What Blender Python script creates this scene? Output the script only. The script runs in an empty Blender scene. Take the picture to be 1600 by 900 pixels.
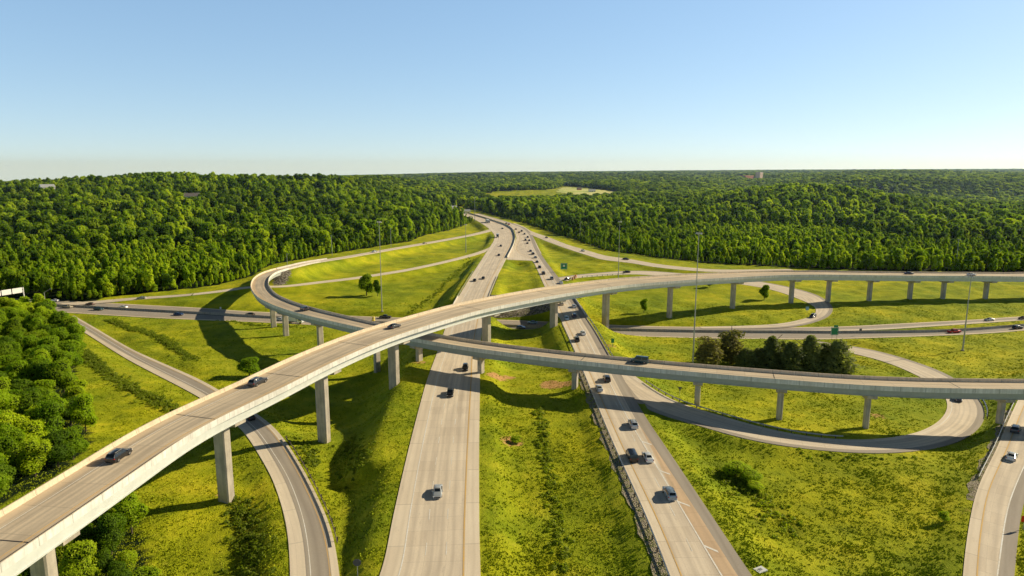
import bpy, bmesh, math, random
import numpy as np
from mathutils import Vector, Matrix

random.seed(7); rng = np.random.default_rng(7)
sc = bpy.context.scene
COL = sc.collection

# ------------------------------------------------------------------ camera
TH = math.radians(10); F = 1600*24/36; HC = 65.0
cam = bpy.data.cameras.new('camera'); co = bpy.data.objects.new('camera', cam); COL.objects.link(co)
co.location = (0, 0, HC); co.rotation_euler = (math.radians(80), 0, 0)
cam.lens = 24; cam.sensor_width = 36; cam.clip_start = 1; cam.clip_end = 60000
sc.camera = co

def spot(u, v, z):
    """the ground point at height z that the photograph shows at pixel u, v (survey of the photo)"""
    x = (u-800)/F; y = (v-450)/F
    d = math.sin(TH)+y*math.cos(TH); w = math.cos(TH)-y*math.sin(TH)
    t = (HC-z)/d
    return np.array([x*t, w*t, z])

# ------------------------------------------------------------------ light
SUN_EL = math.radians(27); sdir = Vector((0.915, 0.40, 0)).normalized()
sun_vec = Vector((sdir.x*math.cos(SUN_EL), sdir.y*math.cos(SUN_EL), math.sin(SUN_EL)))
L = bpy.data.lights.new('sun', 'SUN'); L.energy = 5.0; L.angle = math.radians(0.53); L.color = (1.10, 0.965, 0.69)
lo = bpy.data.objects.new('sun', L); COL.objects.link(lo)
lo.rotation_euler = (-sun_vec).to_track_quat('-Z', 'Y').to_euler()
w = bpy.data.worlds.new('World'); sc.world = w; w.use_nodes = True
nt = w.node_tree; bg = nt.nodes['Background']
sky = nt.nodes.new('ShaderNodeTexSky'); sky.sky_type = 'NISHITA'; sky.sun_disc = False
sky.sun_elevation = SUN_EL; sky.sun_rotation = math.atan2(sdir.x, sdir.y)
sky.air_density = 0.9; sky.dust_density = 0.35; sky.ozone_density = 3.0; sky.altitude = 100
gm = nt.nodes.new('ShaderNodeGamma'); gm.inputs[1].default_value = .52; nt.links.new(sky.outputs[0], gm.inputs[0])
# overhead sky, out of view, dimmed to cut fill light and deepen shadows
tc = nt.nodes.new('ShaderNodeTexCoord'); sx_ = nt.nodes.new('ShaderNodeSeparateXYZ'); nt.links.new(tc.outputs['Generated'], sx_.inputs[0])
mz = nt.nodes.new('ShaderNodeMath'); mz.operation = 'MAXIMUM'; mz.inputs[1].default_value = 0.0; nt.links.new(sx_.outputs[2], mz.inputs[0])
mz2 = nt.nodes.new('ShaderNodeMath'); mz2.operation = 'ADD'; mz2.inputs[1].default_value = 0.03; nt.links.new(mz.outputs[0], mz2.inputs[0])
cz = nt.nodes.new('ShaderNodeCombineXYZ'); nt.links.new(sx_.outputs[0], cz.inputs[0]); nt.links.new(sx_.outputs[1], cz.inputs[1]); nt.links.new(mz2.outputs[0], cz.inputs[2])
nt.links.new(cz.outputs[0], sky.inputs[0])
mr = nt.nodes.new('ShaderNodeMapRange'); mr.interpolation_type = 'SMOOTHSTEP'; nt.links.new(sx_.outputs[2], mr.inputs[0])
for k_, v_ in zip((1, 2, 3, 4), (.24, .46, 1.0, .10)): mr.inputs[k_].default_value = v_
tn_ = nt.nodes.new('ShaderNodeMix'); tn_.data_type = 'RGBA'; tn_.blend_type = 'MULTIPLY'; tn_.inputs[0].default_value = 1; tn_.inputs[7].default_value = (.91, .96, .99, 1)
hs = nt.nodes.new('ShaderNodeMix'); hs.data_type = 'RGBA'; hs.blend_type = 'MULTIPLY'; hs.inputs[0].default_value = 1
hv = nt.nodes.new('ShaderNodeHueSaturation'); hv.inputs['Saturation'].default_value = 1.33; nt.links.new(gm.outputs[0], hv.inputs['Color']); nt.links.new(hv.outputs[0], tn_.inputs[6]); nt.links.new(tn_.outputs[2], hs.inputs[6]); nt.links.new(mr.outputs[0], hs.inputs[7])
nt.links.new(hs.outputs[2], bg.inputs[0]); bg.inputs[1].default_value = 0.365
sc.view_settings.view_transform = 'Standard'; sc.view_settings.look = 'None'; sc.view_settings.exposure = 0
sc.render.engine = 'CYCLES'
sc.cycles.use_denoising = True
sc.cycles.max_bounces = 6; sc.cycles.diffuse_bounces = 2; sc.cycles.glossy_bounces = 2
sc.cycles.transmission_bounces = 3; sc.cycles.transparent_max_bounces = 8
sc.cycles.use_adaptive_sampling = True; sc.cycles.adaptive_threshold = 0.02

# ------------------------------------------------------------------ node helpers
class NT:
    def __init__(s, name):
        s.m = bpy.data.materials.new(name); s.m.use_nodes = True; s.t = s.m.node_tree
        s.b = s.t.nodes['Principled BSDF']; s.out = s.t.nodes['Material Output']
    def n(s, typ, **kw):
        nd = s.t.nodes.new('ShaderNode'+typ)
        for k, v in kw.items(): setattr(nd, k, v)
        return nd
    def l(s, a, b): s.t.links.new(a, b)
    def noise(s, vec, scale, detail=4, rough=.6):
        nd = s.n('TexNoise'); nd.inputs['Scale'].default_value = scale
        nd.inputs['Detail'].default_value = detail; nd.inputs['Roughness'].default_value = rough
        if vec is not None: s.l(vec, nd.inputs['Vector'])
        return nd.outputs['Fac']
    def ramp(s, fac, stops):
        nd = s.n('ValToRGB'); cr = nd.color_ramp
        while len(cr.elements) < len(stops): cr.elements.new(.5)
        for e, (p, c) in zip(cr.elements, stops):
            e.position = p; e.color = (*c, 1) if len(c) == 3 else c
        s.l(fac, nd.inputs[0]); return nd.outputs[0]
    def mix(s, fac, a, b, mode='MIX'):
        nd = s.n('Mix', data_type='RGBA', blend_type=mode)
        for k, v in ((0, fac), (6, a), (7, b)):
            if isinstance(v, (int, float)): nd.inputs[k].default_value = v
            elif isinstance(v, tuple): nd.inputs[k].default_value = (*v, 1)
            else: s.l(v, nd.inputs[k])
        return nd.outputs[2]
    def math(s, op, a, b=None, c=None, clamp=False):
        nd = s.n('Math', operation=op, use_clamp=clamp)
        for k, v in enumerate((a, b, c)):
            if v is None: continue
            if isinstance(v, (int, float)): nd.inputs[k].default_value = v
            else: s.l(v, nd.inputs[k])
        return nd.outputs[0]
    def col(s, v):
        if isinstance(v, tuple): s.b.inputs['Base Color'].default_value = (*v, 1)
        else: s.l(v, s.b.inputs['Base Color'])
    def rough(s, r): s.b.inputs['Roughness'].default_value = r
    def bump(s, h, dist, strength=1.0):
        nd = s.n('Bump'); nd.inputs['Distance'].default_value = dist; nd.inputs['Strength'].default_value = strength
        s.l(h, nd.inputs['Height']); s.l(nd.outputs[0], s.b.inputs['Normal'])
    def pos(s): return s.n('NewGeometry').outputs['Position']
    def objc(s): return s.n('TexCoord').outputs['Object']

def scaled(m, vec, sx, sy, sz):
    nd = m.n('Mapping'); nd.inputs['Scale'].default_value = (sx, sy, sz); m.l(vec, nd.inputs[0]); return nd.outputs[0]

def mat_flat(name, c, rough=.7, metal=0, var=.25, scale=1.5):
    m = NT(name); f = m.noise(m.pos(), scale, 5, .65)
    m.col(m.mix(f, tuple(x*(1-var) for x in c), tuple(x*(1+var) for x in c)))
    m.rough(rough); m.b.inputs['Metallic'].default_value = metal
    return m.m

M = {}
M['steel'] = mat_flat('galvanised_steel', (.42, .43, .43), .45, .6)
M['pole'] = mat_flat('weathered_pole_steel', (.40, .40, .37), .6, .3)
M['girder'] = mat_flat('painted_girder', (.62, .63, .57), .5, 0, .2, .5)
M['girder_dark'] = mat_flat('shade_toned_girder', (.40, .41, .36), .5, 0, .25, .5)  # darker copy of the girder paint, shaded look put into the colour
M['rubber'] = mat_flat('tyre_rubber', (.02, .02, .02), .85)
M['rim'] = mat_flat('alloy_rim', (.35, .35, .36), .35, .8)
M['trim'] = mat_flat('black_trim', (.02, .02, .022), .6)
M['white'] = mat_flat('white_paint', (.78, .77, .74), .5, 0, .06)
M['bark'] = mat_flat('bark', (.10, .075, .05), .95, 0, .4, 3)
M['wood'] = mat_flat('weathered_wood', (.13, .10, .075), .9, 0, .3, 3)
M['sign_green'] = mat_flat('green_sign_sheeting', (.005, .22, .09), .45, 0, .05)
M['sign_blue'] = mat_flat('blue_sign_sheeting', (.25, .45, .60), .45, 0, .05)
M['sign_grey'] = mat_flat('bare_sign_back', (.12, .12, .125), .5, .3)
M['sign_pale'] = mat_flat('pale_sign_back', (.88, .85, .79), .5, 0)
M['orange'] = mat_flat('orange_plastic', (.75, .25, .03), .5)
M['yellow'] = mat_flat('yellow_plastic', (.75, .58, .05), .5)
M['red'] = mat_flat('red_sheeting', (.70, .02, .01), .4)
M['roof'] = mat_flat('roof_shingle', (.16, .14, .13), .9)
M['roofpale'] = mat_flat('pale_metal_roof', (.42, .43, .43), .6)
M['brick'] = mat_flat('red_brick', (.42, .17, .11), .9)
M['brickpale'] = mat_flat('pale_pink_brick', (.72, .52, .42), .9)
M['siding'] = mat_flat('cream_siding', (.85, .78, .66), .8)
M['window'] = mat_flat('dark_window', (.03, .04, .05), .2)

m = NT('car_paint'); oi = m.n('ObjectInfo'); m.l(oi.outputs['Color'], m.b.inputs['Base Color'])
m.b.inputs['Metallic'].default_value = .25; m.rough(.38); m.b.inputs['Coat Weight'].default_value = .6
m.b.inputs['Coat Roughness'].default_value = .12; M['paint'] = m.m
m = NT('car_glass'); f = m.noise(m.pos(), 2.0); m.col(m.mix(f, (.010, .014, .018), (.022, .03, .036))); m.rough(.08); M['glass'] = m.m
m = NT('headlamp_lens'); m.col(m.mix(m.noise(m.pos(), 9), (.6, .6, .6), (.8, .8, .78))); m.rough(.15); M['lamp'] = m.m
m = NT('taillamp_lens'); m.col(m.mix(m.noise(m.pos(), 9), (.35, .01, .01), (.5, .02, .02))); m.rough(.2); M['tail'] = m.m

# concrete carriageway with tyre streaks along the lanes; UV = metres across, metres along
def mat_road(name, light, dark, streak=.5, joint=5.0, jd=.72, patch=.5):
    m = NT(name); uv = m.n('TexCoord').outputs['UV']
    st = m.noise(scaled(m, uv, .75, .012, 1), 1.0, 4, .55)
    big = m.noise(scaled(m, uv, .35, .05, 1), 1.0, 4, .6)
    fine = m.noise(m.pos(), 3.0, 5, .7)
    f = m.math('ADD', m.math('MULTIPLY', st, streak), m.math('MULTIPLY', big, patch))
    c = m.ramp(m.math('DIVIDE', f, streak+patch), [(.36, light), (.62, dark)])
    c = m.mix(m.ramp(fine, [(.35, (0, 0, 0)), (.75, (.35, .35, .35))]), c, tuple(x*.72 for x in dark), 'MIX')
    sp0 = m.n('SeparateXYZ'); m.l(uv, sp0.inputs[0])
    tk = m.math('ABSOLUTE', m.math('SUBTRACT', m.math('FRACT', m.math('DIVIDE', m.math('SUBTRACT', sp0.outputs[0], 3.1), 3.66)), .5))
    wob = m.math('ADD', tk, m.math('MULTIPLY', m.math('SUBTRACT', st, .5), .12))
    c = m.mix(m.ramp(wob, [(.10, (0, 0, 0)), (.21, (.38, .38, .38)), (.33, (0, 0, 0))]), c, tuple(x*.78 for x in dark))
    stn2 = m.noise(scaled(m, uv, .55, .10, 1), 1.0, 5, .75)
    c = m.mix(m.ramp(stn2, [(.60, (0, 0, 0)), (.76, (.55, .55, .55))]), c, tuple(x*.55 for x in dark))
    if joint:
        sep = m.n('SeparateXYZ'); m.l(uv, sep.inputs[0])
        fr = m.math('FRACT', m.math('DIVIDE', sep.outputs[1], joint))
        ln = m.math('LESS_THAN', fr, .022)
        fr2 = m.math('FRACT', m.math('DIVIDE', m.math('ADD', sep.outputs[0], 0.6), 3.66))
        ln2 = m.math('LESS_THAN', fr2, .012)
        k = m.math('MAXIMUM', ln, ln2)
        c = m.mix(m.math('MULTIPLY', k, .30), c, tuple(x*jd*.6 for x in dark))
        # replaced slabs: a few panels a little lighter or darker
        pn = m.n('TexWhiteNoise', noise_dimensions='2D'); cm = m.n('CombineXYZ')
        m.l(m.math('FLOOR', m.math('DIVIDE', m.math('ADD', sep.outputs[0], 0.6), 3.66)), cm.inputs[0])
        m.l(m.math('FLOOR', m.math('DIVIDE', sep.outputs[1], joint)), cm.inputs[1]); m.l(cm.outputs[0], pn.inputs['Vector'])
        pr = m.ramp(pn.outputs['Value'], [(0, (.93, .92, .91)), (.5, (1, 1, 1)), (1, (1.0, 1.0, 1.0))])
        c = m.mix(1.0, c, pr, 'MULTIPLY')
    m.col(c); m.rough(.9); m.bump(fine, .02, .4)
    return m.m
M['lane'] = mat_road('lane_concrete', (.93, .78, .59), (.64, .53, .405))
M['lane_deck'] = mat_road('deck_lane_concrete', (.88, .71, .50), (.48, .39, .285), .7, 7.5)
M['shoulder'] = mat_road('shoulder_concrete', (.93, .79, .60), (.78, .65, .49), .25, 15)
M['deck_edge'] = mat_road('deck_shoulder_concrete', (.82, .64, .44), (.68, .53, .36), .3, 7.5)
M['asphalt'] = mat_road('asphalt', (.48, .41, .33), (.37, .31, .25), .5, 0)
M['asphalt_dark'] = mat_road('dark_asphalt', (.34, .30, .25), (.25, .215, .18), .5, 0)
M['tan_lane'] = mat_road('tan_patched_lane', (.80, .56, .34), (.62, .44, .28), .4, 5)

def mat_conc(name, light, dark, joints=0):
    m = NT(name); p = m.pos()
    big = m.noise(p, .35, 5, .6); stn = m.noise(scaled(m, p, 1.6, 1.6, .12), 1.0, 4, .6); fine = m.noise(p, 6, 4, .7)
    c = m.ramp(m.math('ADD', m.math('MULTIPLY', big, .5), m.math('MULTIPLY', stn, .5)), [(.38, dark), (.60, light)])
    c = m.mix(m.ramp(fine, [(.4, (0, 0, 0)), (.8, (.3, .3, .3))]), c, tuple(x*.6 for x in dark))
    if joints:
        sj = m.n('SeparateXYZ'); m.l(m.n('TexCoord').outputs['UV'], sj.inputs[0])
        fr = m.math('FRACT', m.math('DIVIDE', sj.outputs[1], joints)); c = m.mix(m.math('MULTIPLY', m.math('LESS_THAN', fr, .018), .6), c, tuple(x*.3 for x in dark))
        drip = m.noise(scaled(m, m.n('TexCoord').outputs['UV'], .25, .9, 1), 1.0, 5, .75)
        c = m.mix(m.ramp(drip, [(.52, (0, 0, 0)), (.72, (.55, .55, .55))]), c, tuple(x*.55 for x in dark))
    m.col(c); m.rough(.88); m.bump(fine, .02, .3); return m.m
M['pier'] = mat_conc('pier_concrete', (.58, .50, .39), (.36, .31, .245))
M['parapet'] = mat_conc('parapet_concrete', (.82, .67, .47), (.66, .54, .38), 6)
M['fascia'] = mat_conc('fascia_concrete', (.85, .82, .75), (.62, .59, .52), 6)
M['barrier'] = mat_conc('barrier_concrete', (.68, .62, .53), (.52, .47, .40))

def mat_line(name, c, wear):
    m = NT(name); f = m.noise(m.pos(), 2.2, 4, .7); g = m.noise(m.pos(), .12, 3)
    k = m.ramp(m.math('ADD', m.math('MULTIPLY', f, .6), m.math('MULTIPLY', g, .4)), [(.40, (0, 0, 0)), (.60, (1, 1, 1))])
    m.col(m.mix(k, c, wear)); m.rough(.8); return m.m
M['wline'] = mat_line('white_road_paint', (.92, .90, .86), (.78, .69, .56))
M['yline'] = mat_line('yellow_road_paint', (.78, .47, .12), (.62, .42, .20))

# ---- ground: vertex colour R = woodland floor, weed bands and painted embankment shade, G = bare soil, B = rock
def grass_colour(m, p):
    n1 = m.noise(p, .018, 4, .6); n2 = m.noise(p, .11, 5, .65); n3 = m.noise(scaled(m, p, 1, .55, 1), .8, 5, .75); n4 = m.noise(p, 3.2, 3, .7)
    a = m.ramp(n2, [(.30, (.25, .29, .009)), (.50, (.43, .45, .012)), (.68, (.62, .57, .026))])
    b = m.ramp(n1, [(.38, (.60, .72, .80)), (.62, (1.10, 1.04, .95))])
    c = m.mix(1.0, a, b, 'MULTIPLY')
    c = m.mix(m.ramp(n3, [(.26, (.28, .28, .28)), (.42, (0, 0, 0))]), c, (.15, .20, .015))
    c = m.mix(m.ramp(n4, [(.34, (.24, .24, .24)), (.54, (0, 0, 0))]), c, (.18, .25, .015))
    c = m.mix(m.ramp(n3, [(.56, (0, 0, 0)), (.78, (.38, .38, .38))]), c, (.70, .62, .09))
    return c, n3, n4
m = NT('grass_ground'); p = m.pos(); c, n3, n4 = grass_colour(m, p)
at = m.n('VertexColor'); at.layer_name = 'cover'; sp = m.n('SeparateColor'); m.l(at.outputs[0], sp.inputs[0])
ed = m.noise(p, .6, 5, .75)
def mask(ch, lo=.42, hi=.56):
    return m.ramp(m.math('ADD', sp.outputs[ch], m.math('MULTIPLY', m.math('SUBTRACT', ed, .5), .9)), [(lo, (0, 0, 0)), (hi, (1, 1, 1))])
soil = m.ramp(m.noise(p, 1.1, 5, .7), [(.3, (.46, .23, .07)), (.7, (.68, .42, .18))])
c = m.mix(mask(1), c, soil)
vr = m.n('TexVoronoi'); vr.inputs['Scale'].default_value = 1.1; m.l(p, vr.inputs['Vector'])
rock = m.mix(1.0, m.ramp(vr.outputs['Distance'], [(.1, (.55, .48, .38)), (.75, (.14, .12, .09))]), m.ramp(m.noise(p, .5), [(.3, (.6, .6, .6)), (.7, (1, 1, 1))]), 'MULTIPLY')
c = m.mix(mask(2), c, rock)
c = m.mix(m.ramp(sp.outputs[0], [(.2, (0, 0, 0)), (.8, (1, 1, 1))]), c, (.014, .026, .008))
m.col(c); m.rough(.95); m.b.inputs['Specular IOR Level'].default_value = .1
m.bump(m.math('ADD', m.math('MULTIPLY', n3, .65), m.math('MULTIPLY', n4, .35)), .7, .8)
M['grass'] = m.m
m = NT('grass_blades'); c, _, _ = grass_colour(m, m.pos()); m.col(m.mix(.35, c, (.36, .45, .010))); m.rough(.8)
m.b.inputs['Specular IOR Level'].default_value = .15
M['tuft'] = m.m

def mat_leaf(name, dark, mid, lite, haze=True):
    m = NT(name); oi = m.n('ObjectInfo'); r = oi.outputs['Random']; p = m.pos()
    nf = m.noise(p, .45, 3, .6)
    f = m.math('ADD', m.math('MULTIPLY', r, .62), m.math('MULTIPLY', nf, .38))
    c = m.ramp(f, [(.18, dark), (.48, mid), (.82, lite)])
    big = m.noise(p, .006, 3, .6)
    c = m.mix(m.ramp(big, [(.38, (.62, .62, .62)), (.56, (0, 0, 0))]), c, dark)
    m.col(c); m.rough(.65); m.b.inputs['Specular IOR Level'].default_value = .2
    tr = m.n('BsdfTranslucent'); m.l(m.mix(1.0, c, (1.35, 1.45, .40), 'MULTIPLY'), tr.inputs[0])
    ms = m.n('MixShader'); ms.inputs[0].default_value = .50
    m.l(m.b.outputs[0], ms.inputs[1]); m.l(tr.outputs[0], ms.inputs[2]); m.l(ms.outputs[0], m.out.inputs['Surface'])
    return m.m
M['leaf'] = mat_leaf('broad_leaves', (.10, .18, .012), (.31, .44, .014), (.62, .70, .030))
M['leafy'] = mat_leaf('bright_leaves', (.20, .32, .012), (.40, .53, .016), (.62, .69, .030))
M['leaf_hill'] = mat_leaf('hill_leaves', (.07, .13, .016), (.24, .36, .018), (.58, .66, .035))
M['needle'] = mat_leaf('conifer_needles', (.16, .19, .07), (.26, .29, .10), (.38, .40, .15))
M['rust'] = mat_leaf('brownish_needles', (.16, .16, .06), (.24, .22, .085), (.33, .29, .12))
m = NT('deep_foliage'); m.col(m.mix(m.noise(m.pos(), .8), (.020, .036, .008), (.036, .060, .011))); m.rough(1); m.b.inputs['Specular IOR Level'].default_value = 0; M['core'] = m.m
M['brush'] = mat_leaf('weeds', (.14, .19, .02), (.24, .30, .026), (.40, .43, .04))

# ------------------------------------------------------------------ object helpers
def tag(o, label=None, cat=None, group=None, kind=None):
    if label: o['label'] = label
    if cat: o['category'] = cat
    if group: o['group'] = group
    if kind: o['kind'] = kind
    return o
def mesh_data(name, V, Fc, mats, mi=None, uv=None, smooth=None):
    me = bpy.data.meshes.new(name); me.from_pydata([tuple(map(float, v)) for v in V], [], [tuple(map(int, f)) for f in Fc])
    for k in mats: me.materials.append(M[k] if isinstance(k, str) else k)
    if mi is not None: me.polygons.foreach_set('material_index', list(mi))
    if uv is not None:
        l = me.uv_layers.new(name='UVMap'); idx = np.empty(len(me.loops), np.int32); me.loops.foreach_get('vertex_index', idx)
        l.data.foreach_set('uv', np.asarray(uv, np.float32)[idx].ravel())
    me.update()
    if smooth is not None:
        me.polygons.foreach_set('use_smooth', [True]*len(me.polygons)); me.set_sharp_from_angle(angle=math.radians(smooth))
    return me
def link(name, me, parent=None):
    o = bpy.data.objects.new(name, me); COL.objects.link(o)
    if parent is not None: o.parent = parent
    return o
def empty(name, loc=(0, 0, 0), rz=0):
    o = bpy.data.objects.new(name, None); COL.objects.link(o); o.location = loc; o.rotation_euler = (0, 0, rz); o.empty_display_size = .1
    return o
def copy_tree(o, parent=None):
    c = o.copy(); COL.objects.link(c)
    if parent is not None: c.parent = parent
    for ch in list(o.children): copy_tree(ch, c)
    return c
class MB:
    def __init__(s): s.V = []; s.F = []
    def add(s, V, Fc):
        b = len(s.V); s.V += [tuple(v) for v in V]; s.F += [tuple(b+i for i in f) for f in Fc]; return s
    def box(s, x0, x1, y0, y1, z0, z1, mt=None):
        V = [Vector(p) for p in ((x0,y0,z0),(x1,y0,z0),(x1,y1,z0),(x0,y1,z0),(x0,y0,z1),(x1,y0,z1),(x1,y1,z1),(x0,y1,z1))]
        if mt: V = [mt @ p for p in V]
        return s.add(V, [(3,2,1,0),(4,5,6,7),(0,1,5,4),(1,2,6,5),(2,3,7,6),(3,0,4,7)])
    def cone(s, p0, p1, r0, r1, n=8, caps=True):
        p0, p1 = Vector(p0), Vector(p1); d = (p1-p0).normalized(); a = d.orthogonal().normalized(); b = d.cross(a)
        V = []
        for p, r in ((p0, r0), (p1, r1)):
            for k in range(n):
                t = 2*math.pi*k/n; V.append(p + r*(math.cos(t)*a+math.sin(t)*b))
        Fc = [(k, (k+1) % n, n+(k+1) % n, n+k) for k in range(n)]
        if caps: Fc += [tuple(range(n-1, -1, -1)), tuple(range(n, 2*n))]
        return s.add(V, Fc)
    def me(s, name, mats, smooth=None): return mesh_data(name, s.V, s.F, mats if isinstance(mats, (list, tuple)) else [mats], smooth=smooth)
    def obj(s, name, mats, parent=None, smooth=None): return link(name, s.me(name, mats, smooth), parent)

# ------------------------------------------------------------------ paths
def dense(P, step=2.0):
    P = np.asarray(P, float)
    # Catmull-Rom through the points, then even arc length
    Q = []
    n = len(P)
    for i in range(n-1):
        p0 = P[max(i-1, 0)]; p1 = P[i]; p2 = P[i+1]; p3 = P[min(i+2, n-1)]
        k = max(2, int(np.hypot(*(p2-p1)[:2])/1.0))
        for t in np.linspace(0, 1, k, endpoint=False):
            q = .5*((2*p1)+(-p0+p2)*t+(2*p0-5*p1+4*p2-p3)*t*t+(-p0+3*p1-3*p2+p3)*t**3)
            l = p1+(p2-p1)*t
            Q.append(np.r_[.6*q[:2]+.4*l[:2], l[2:]])
    Q.append(P[-1]); Q = np.array(Q)
    s = np.r_[0, np.cumsum(np.hypot(*np.diff(Q[:, :2], axis=0).T))]
    m_ = max(2, int(s[-1]/step)+1); g = np.linspace(0, s[-1], m_)
    return np.stack([np.interp(g, s, Q[:, k]) for k in range(Q.shape[1])], 1)
def smooth(A, k):
    if k < 2: return A
    out = A.copy()
    for _ in range(k):
        B = out.copy(); B[1:-1] = .25*out[:-2]+.5*out[1:-1]+.25*out[2:]; out = B
    return out
class Path:
    """centre line x,y,z + width; tangent and left-hand normal at every sample"""
    def __init__(s, C, wd, bank=None, sm=12, ext0=0, ext1=0):
        C = np.asarray(C, float); wd = np.asarray(wd, float)*np.ones(len(C))
        bank = np.zeros(len(C)) if bank is None else np.asarray(bank, float)
        A = smooth(np.c_[C, wd, bank], sm)
        def ex(A, d, end):
            a, b = (A[0], A[4]) if end == 0 else (A[-1], A[-5])
            t = (a[:2]-b[:2])/np.hypot(*(a[:2]-b[:2])); k = int(d/2)
            E = np.repeat(a[None], k, 0); E[:, :2] += t*np.arange(1, k+1)[:, None]*2
            return np.r_[E[::-1], A] if end == 0 else np.r_[A, E]
        if ext0: A = ex(A, ext0, 0)
        if ext1: A = ex(A, ext1, 1)
        s.P = A[:, :3]; s.W = A[:, 3]; s.B = A[:, 4]
        T = np.gradient(A[:, :2], axis=0); T /= np.hypot(T[:, 0], T[:, 1])[:, None]
        s.T = T; s.N = np.c_[-T[:, 1], T[:, 0]]
        s.S = np.r_[0, np.cumsum(np.hypot(*np.diff(A[:, :2], axis=0).T))]
    def at(s, i, lat, dz=0):
        q = np.empty(3); q[:2] = s.P[i, :2]+s.N[i]*lat; q[2] = s.P[i, 2]+dz+s.B[i]*lat; return q
    def near(s, x, y):
        return int(((s.P[:, 0]-x)**2+(s.P[:, 1]-y)**2).argmin())
def edges(Lp, Rp, ext0=0, ext1=0, sm=15, zoff=0):
    """path from a left and a right edge, given as (u, v, z)"""
    Ld = dense([spot(*p) for p in Lp], 1.0); Rd = dense([spot(*p) for p in Rp], 1.0)
    C = []; W = []
    for a in Ld[::2]:
        d = np.hypot(Rd[:, 0]-a[0], Rd[:, 1]-a[1]); i = d.argmin(); b = Rd[i]
        if i in (0, len(Rd)-1) and d[i] > 1.15*np.median(W or [d[i]]): continue
        C.append((a+b)/2); W.append(d[i])
    C = np.array(C); W = smooth(np.array(W), 10)
    D = dense(np.c_[C, W], 2.0)
    D[:, 2] += zoff
    return Path(D[:, :3], D[:, 3], sm=sm, ext0=ext0, ext1=ext1)

G0 = 0.0
P = {}
P['hwl'] = edges(
    [(540,1010,0),(597,900,0),(611,821,0),(640,695,0),(666,597,0),(685,546,0),(696,512,0),(710,475,0),(740,425,0),(762,391,0),(771,377,0),(773,368,0),(765,358,0),(754,350,0),(738,341,0),(715,334,0)],
    [(752,1010,0),(750,900,0),(748.5,795,0),(748.5,690,0),(750,590,0),(750,545,0),(754,512,0),(763,466,0),(775,435.5,0),(787,412,0),(791,403.5,0),(801,384,0),(804,371.5,0),(800,359,0),(789,352,0),(775,347,0),(757,341,0),(733,334,0)], 170)
P['hwr'] = edges(
    [(1085,1000,0),(1048,900,0),(1011,807,0),(962,700,0),(933,631,0),(911,578,0),(897,545,0),(878,503,0),(866,476,0),(850,445,0),(832,407,0),(808,396,0),(803,387,0),(809,372,0),(804,359,0),(793,351,0),(778,345.5,0),(757,339.5,0),(733,332.5,0)],
    [(1245,1000,0),(1175,900,0),(1101,789,0),(1043,702,0),(1007,649,0),(978,598,0),(950,550,0),(931,517,0),(916,495,0),(893,461,0),(873,434,0),(852,407,0),(840,387.5,0),(831,366,0),(819,355.5,0),(795,347,0),(775,341,0),(750,334,0)], 170)
zc = -8
P['crf'] = edges(
    [(0,474,zc),(110,477.5,zc),(225,484,zc),(320,489,zc),(400,494,zc),(585,503,zc),(700,507,zc),(800,509,zc),(963,514,zc),(1100,517,zc),(1240,518,zc),(1357,516,-7.6),(1440,511,-7.4),(1513,506,-7.2),(1600,500,-7)],
    [(0,465,zc),(75,469,zc),(160,473,zc),(322,481.5,zc),(380,486,zc),(585,495,zc),(700,498,zc),(800,500,zc),(965,508,zc),(1063,510.5,zc),(1153,511,zc),(1240,511.5,zc),(1318,510,-7.6),(1415,505,-7.4),(1513,500,-7.2),(1600,494,-7)], 260, 200)
P['crn'] = edges(
    [(0,482,zc),(115,489,zc),(250,497,zc),(400,503,zc),(585,512,zc),(700,516,zc),(800,518,zc),(965,524,zc),(1085,528,zc),(1240,530,zc),(1293,529.6,-7.8),(1391,526.7,-7.6),(1538,521,-7.4),(1600,516,-7.3)],
    [(0,475.5,zc),(110,479.5,zc),(225,486,zc),(320,491,zc),(400,496,zc),(585,505.5,zc),(700,509,zc),(800,511,zc),(963,516.5,zc),(1100,519.5,zc),(1240,520.5,zc),(1318,521,-7.8),(1464,519.5,-7.6),(1538,515,-7.4),(1600,510,-7.3)], 260, 200)
P['rsw'] = edges(
    [(90,496,-7.9),(120,512,-7.7),(200,562,-7.4),(310,620,-7.0),(376,669,-6.2),(410,720,-5.4),(427,751,-4.9),(447,814,-3.7),(454,900,-2.4),(450,1000,-1.2)],
    [(117,494,-7.9),(150,513,-7.7),(207,546,-7.4),(300,587,-7.1),(337,606,-6.9),(412,653,-6.1),(442,682,-5.6),(476,736,-4.7),(503,790,-3.8),(520,832,-3.2),(531,900,-2.3),(538,1000,-1.2)], 0, 170)
P['loop_se'] = edges(
    [(940,560,-.03),(975,605,-.06),(1007,643,-.2),(1058,653,-.6),(1122,673,-1.2),(1167,688,-1.7),(1250,700,-2.3),(1339,709,-2.8),(1428,706.7,-3.2),(1494,693,-3.6),(1528,673,-4),(1541,649,-4.3),(1537,633,-4.6),(1528,620,-4.9),(1510,603,-5.3),(1491,590,-5.6),(1461,575,-6),(1418,561,-6.5),(1376,548,-7),(1325,539,-7.5),(1260,531,-7.8)],
    [(955,555,-.03),(984,581,-.06),(1011,602,-.2),(1056,629,-.6),(1122,649,-1.2),(1167,662,-1.7),(1250,681,-2.3),(1328,688,-2.8),(1394,684,-3.2),(1439,675,-3.6),(1472,655,-4),(1482,635,-4.4),(1479,622,-4.7),(1464,604,-5.2),(1439,589,-5.6),(1394,569,-6.5),(1379,564,-6.7),(1332,552,-7.4),(1262,538,-7.8)], sm=20)
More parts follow.
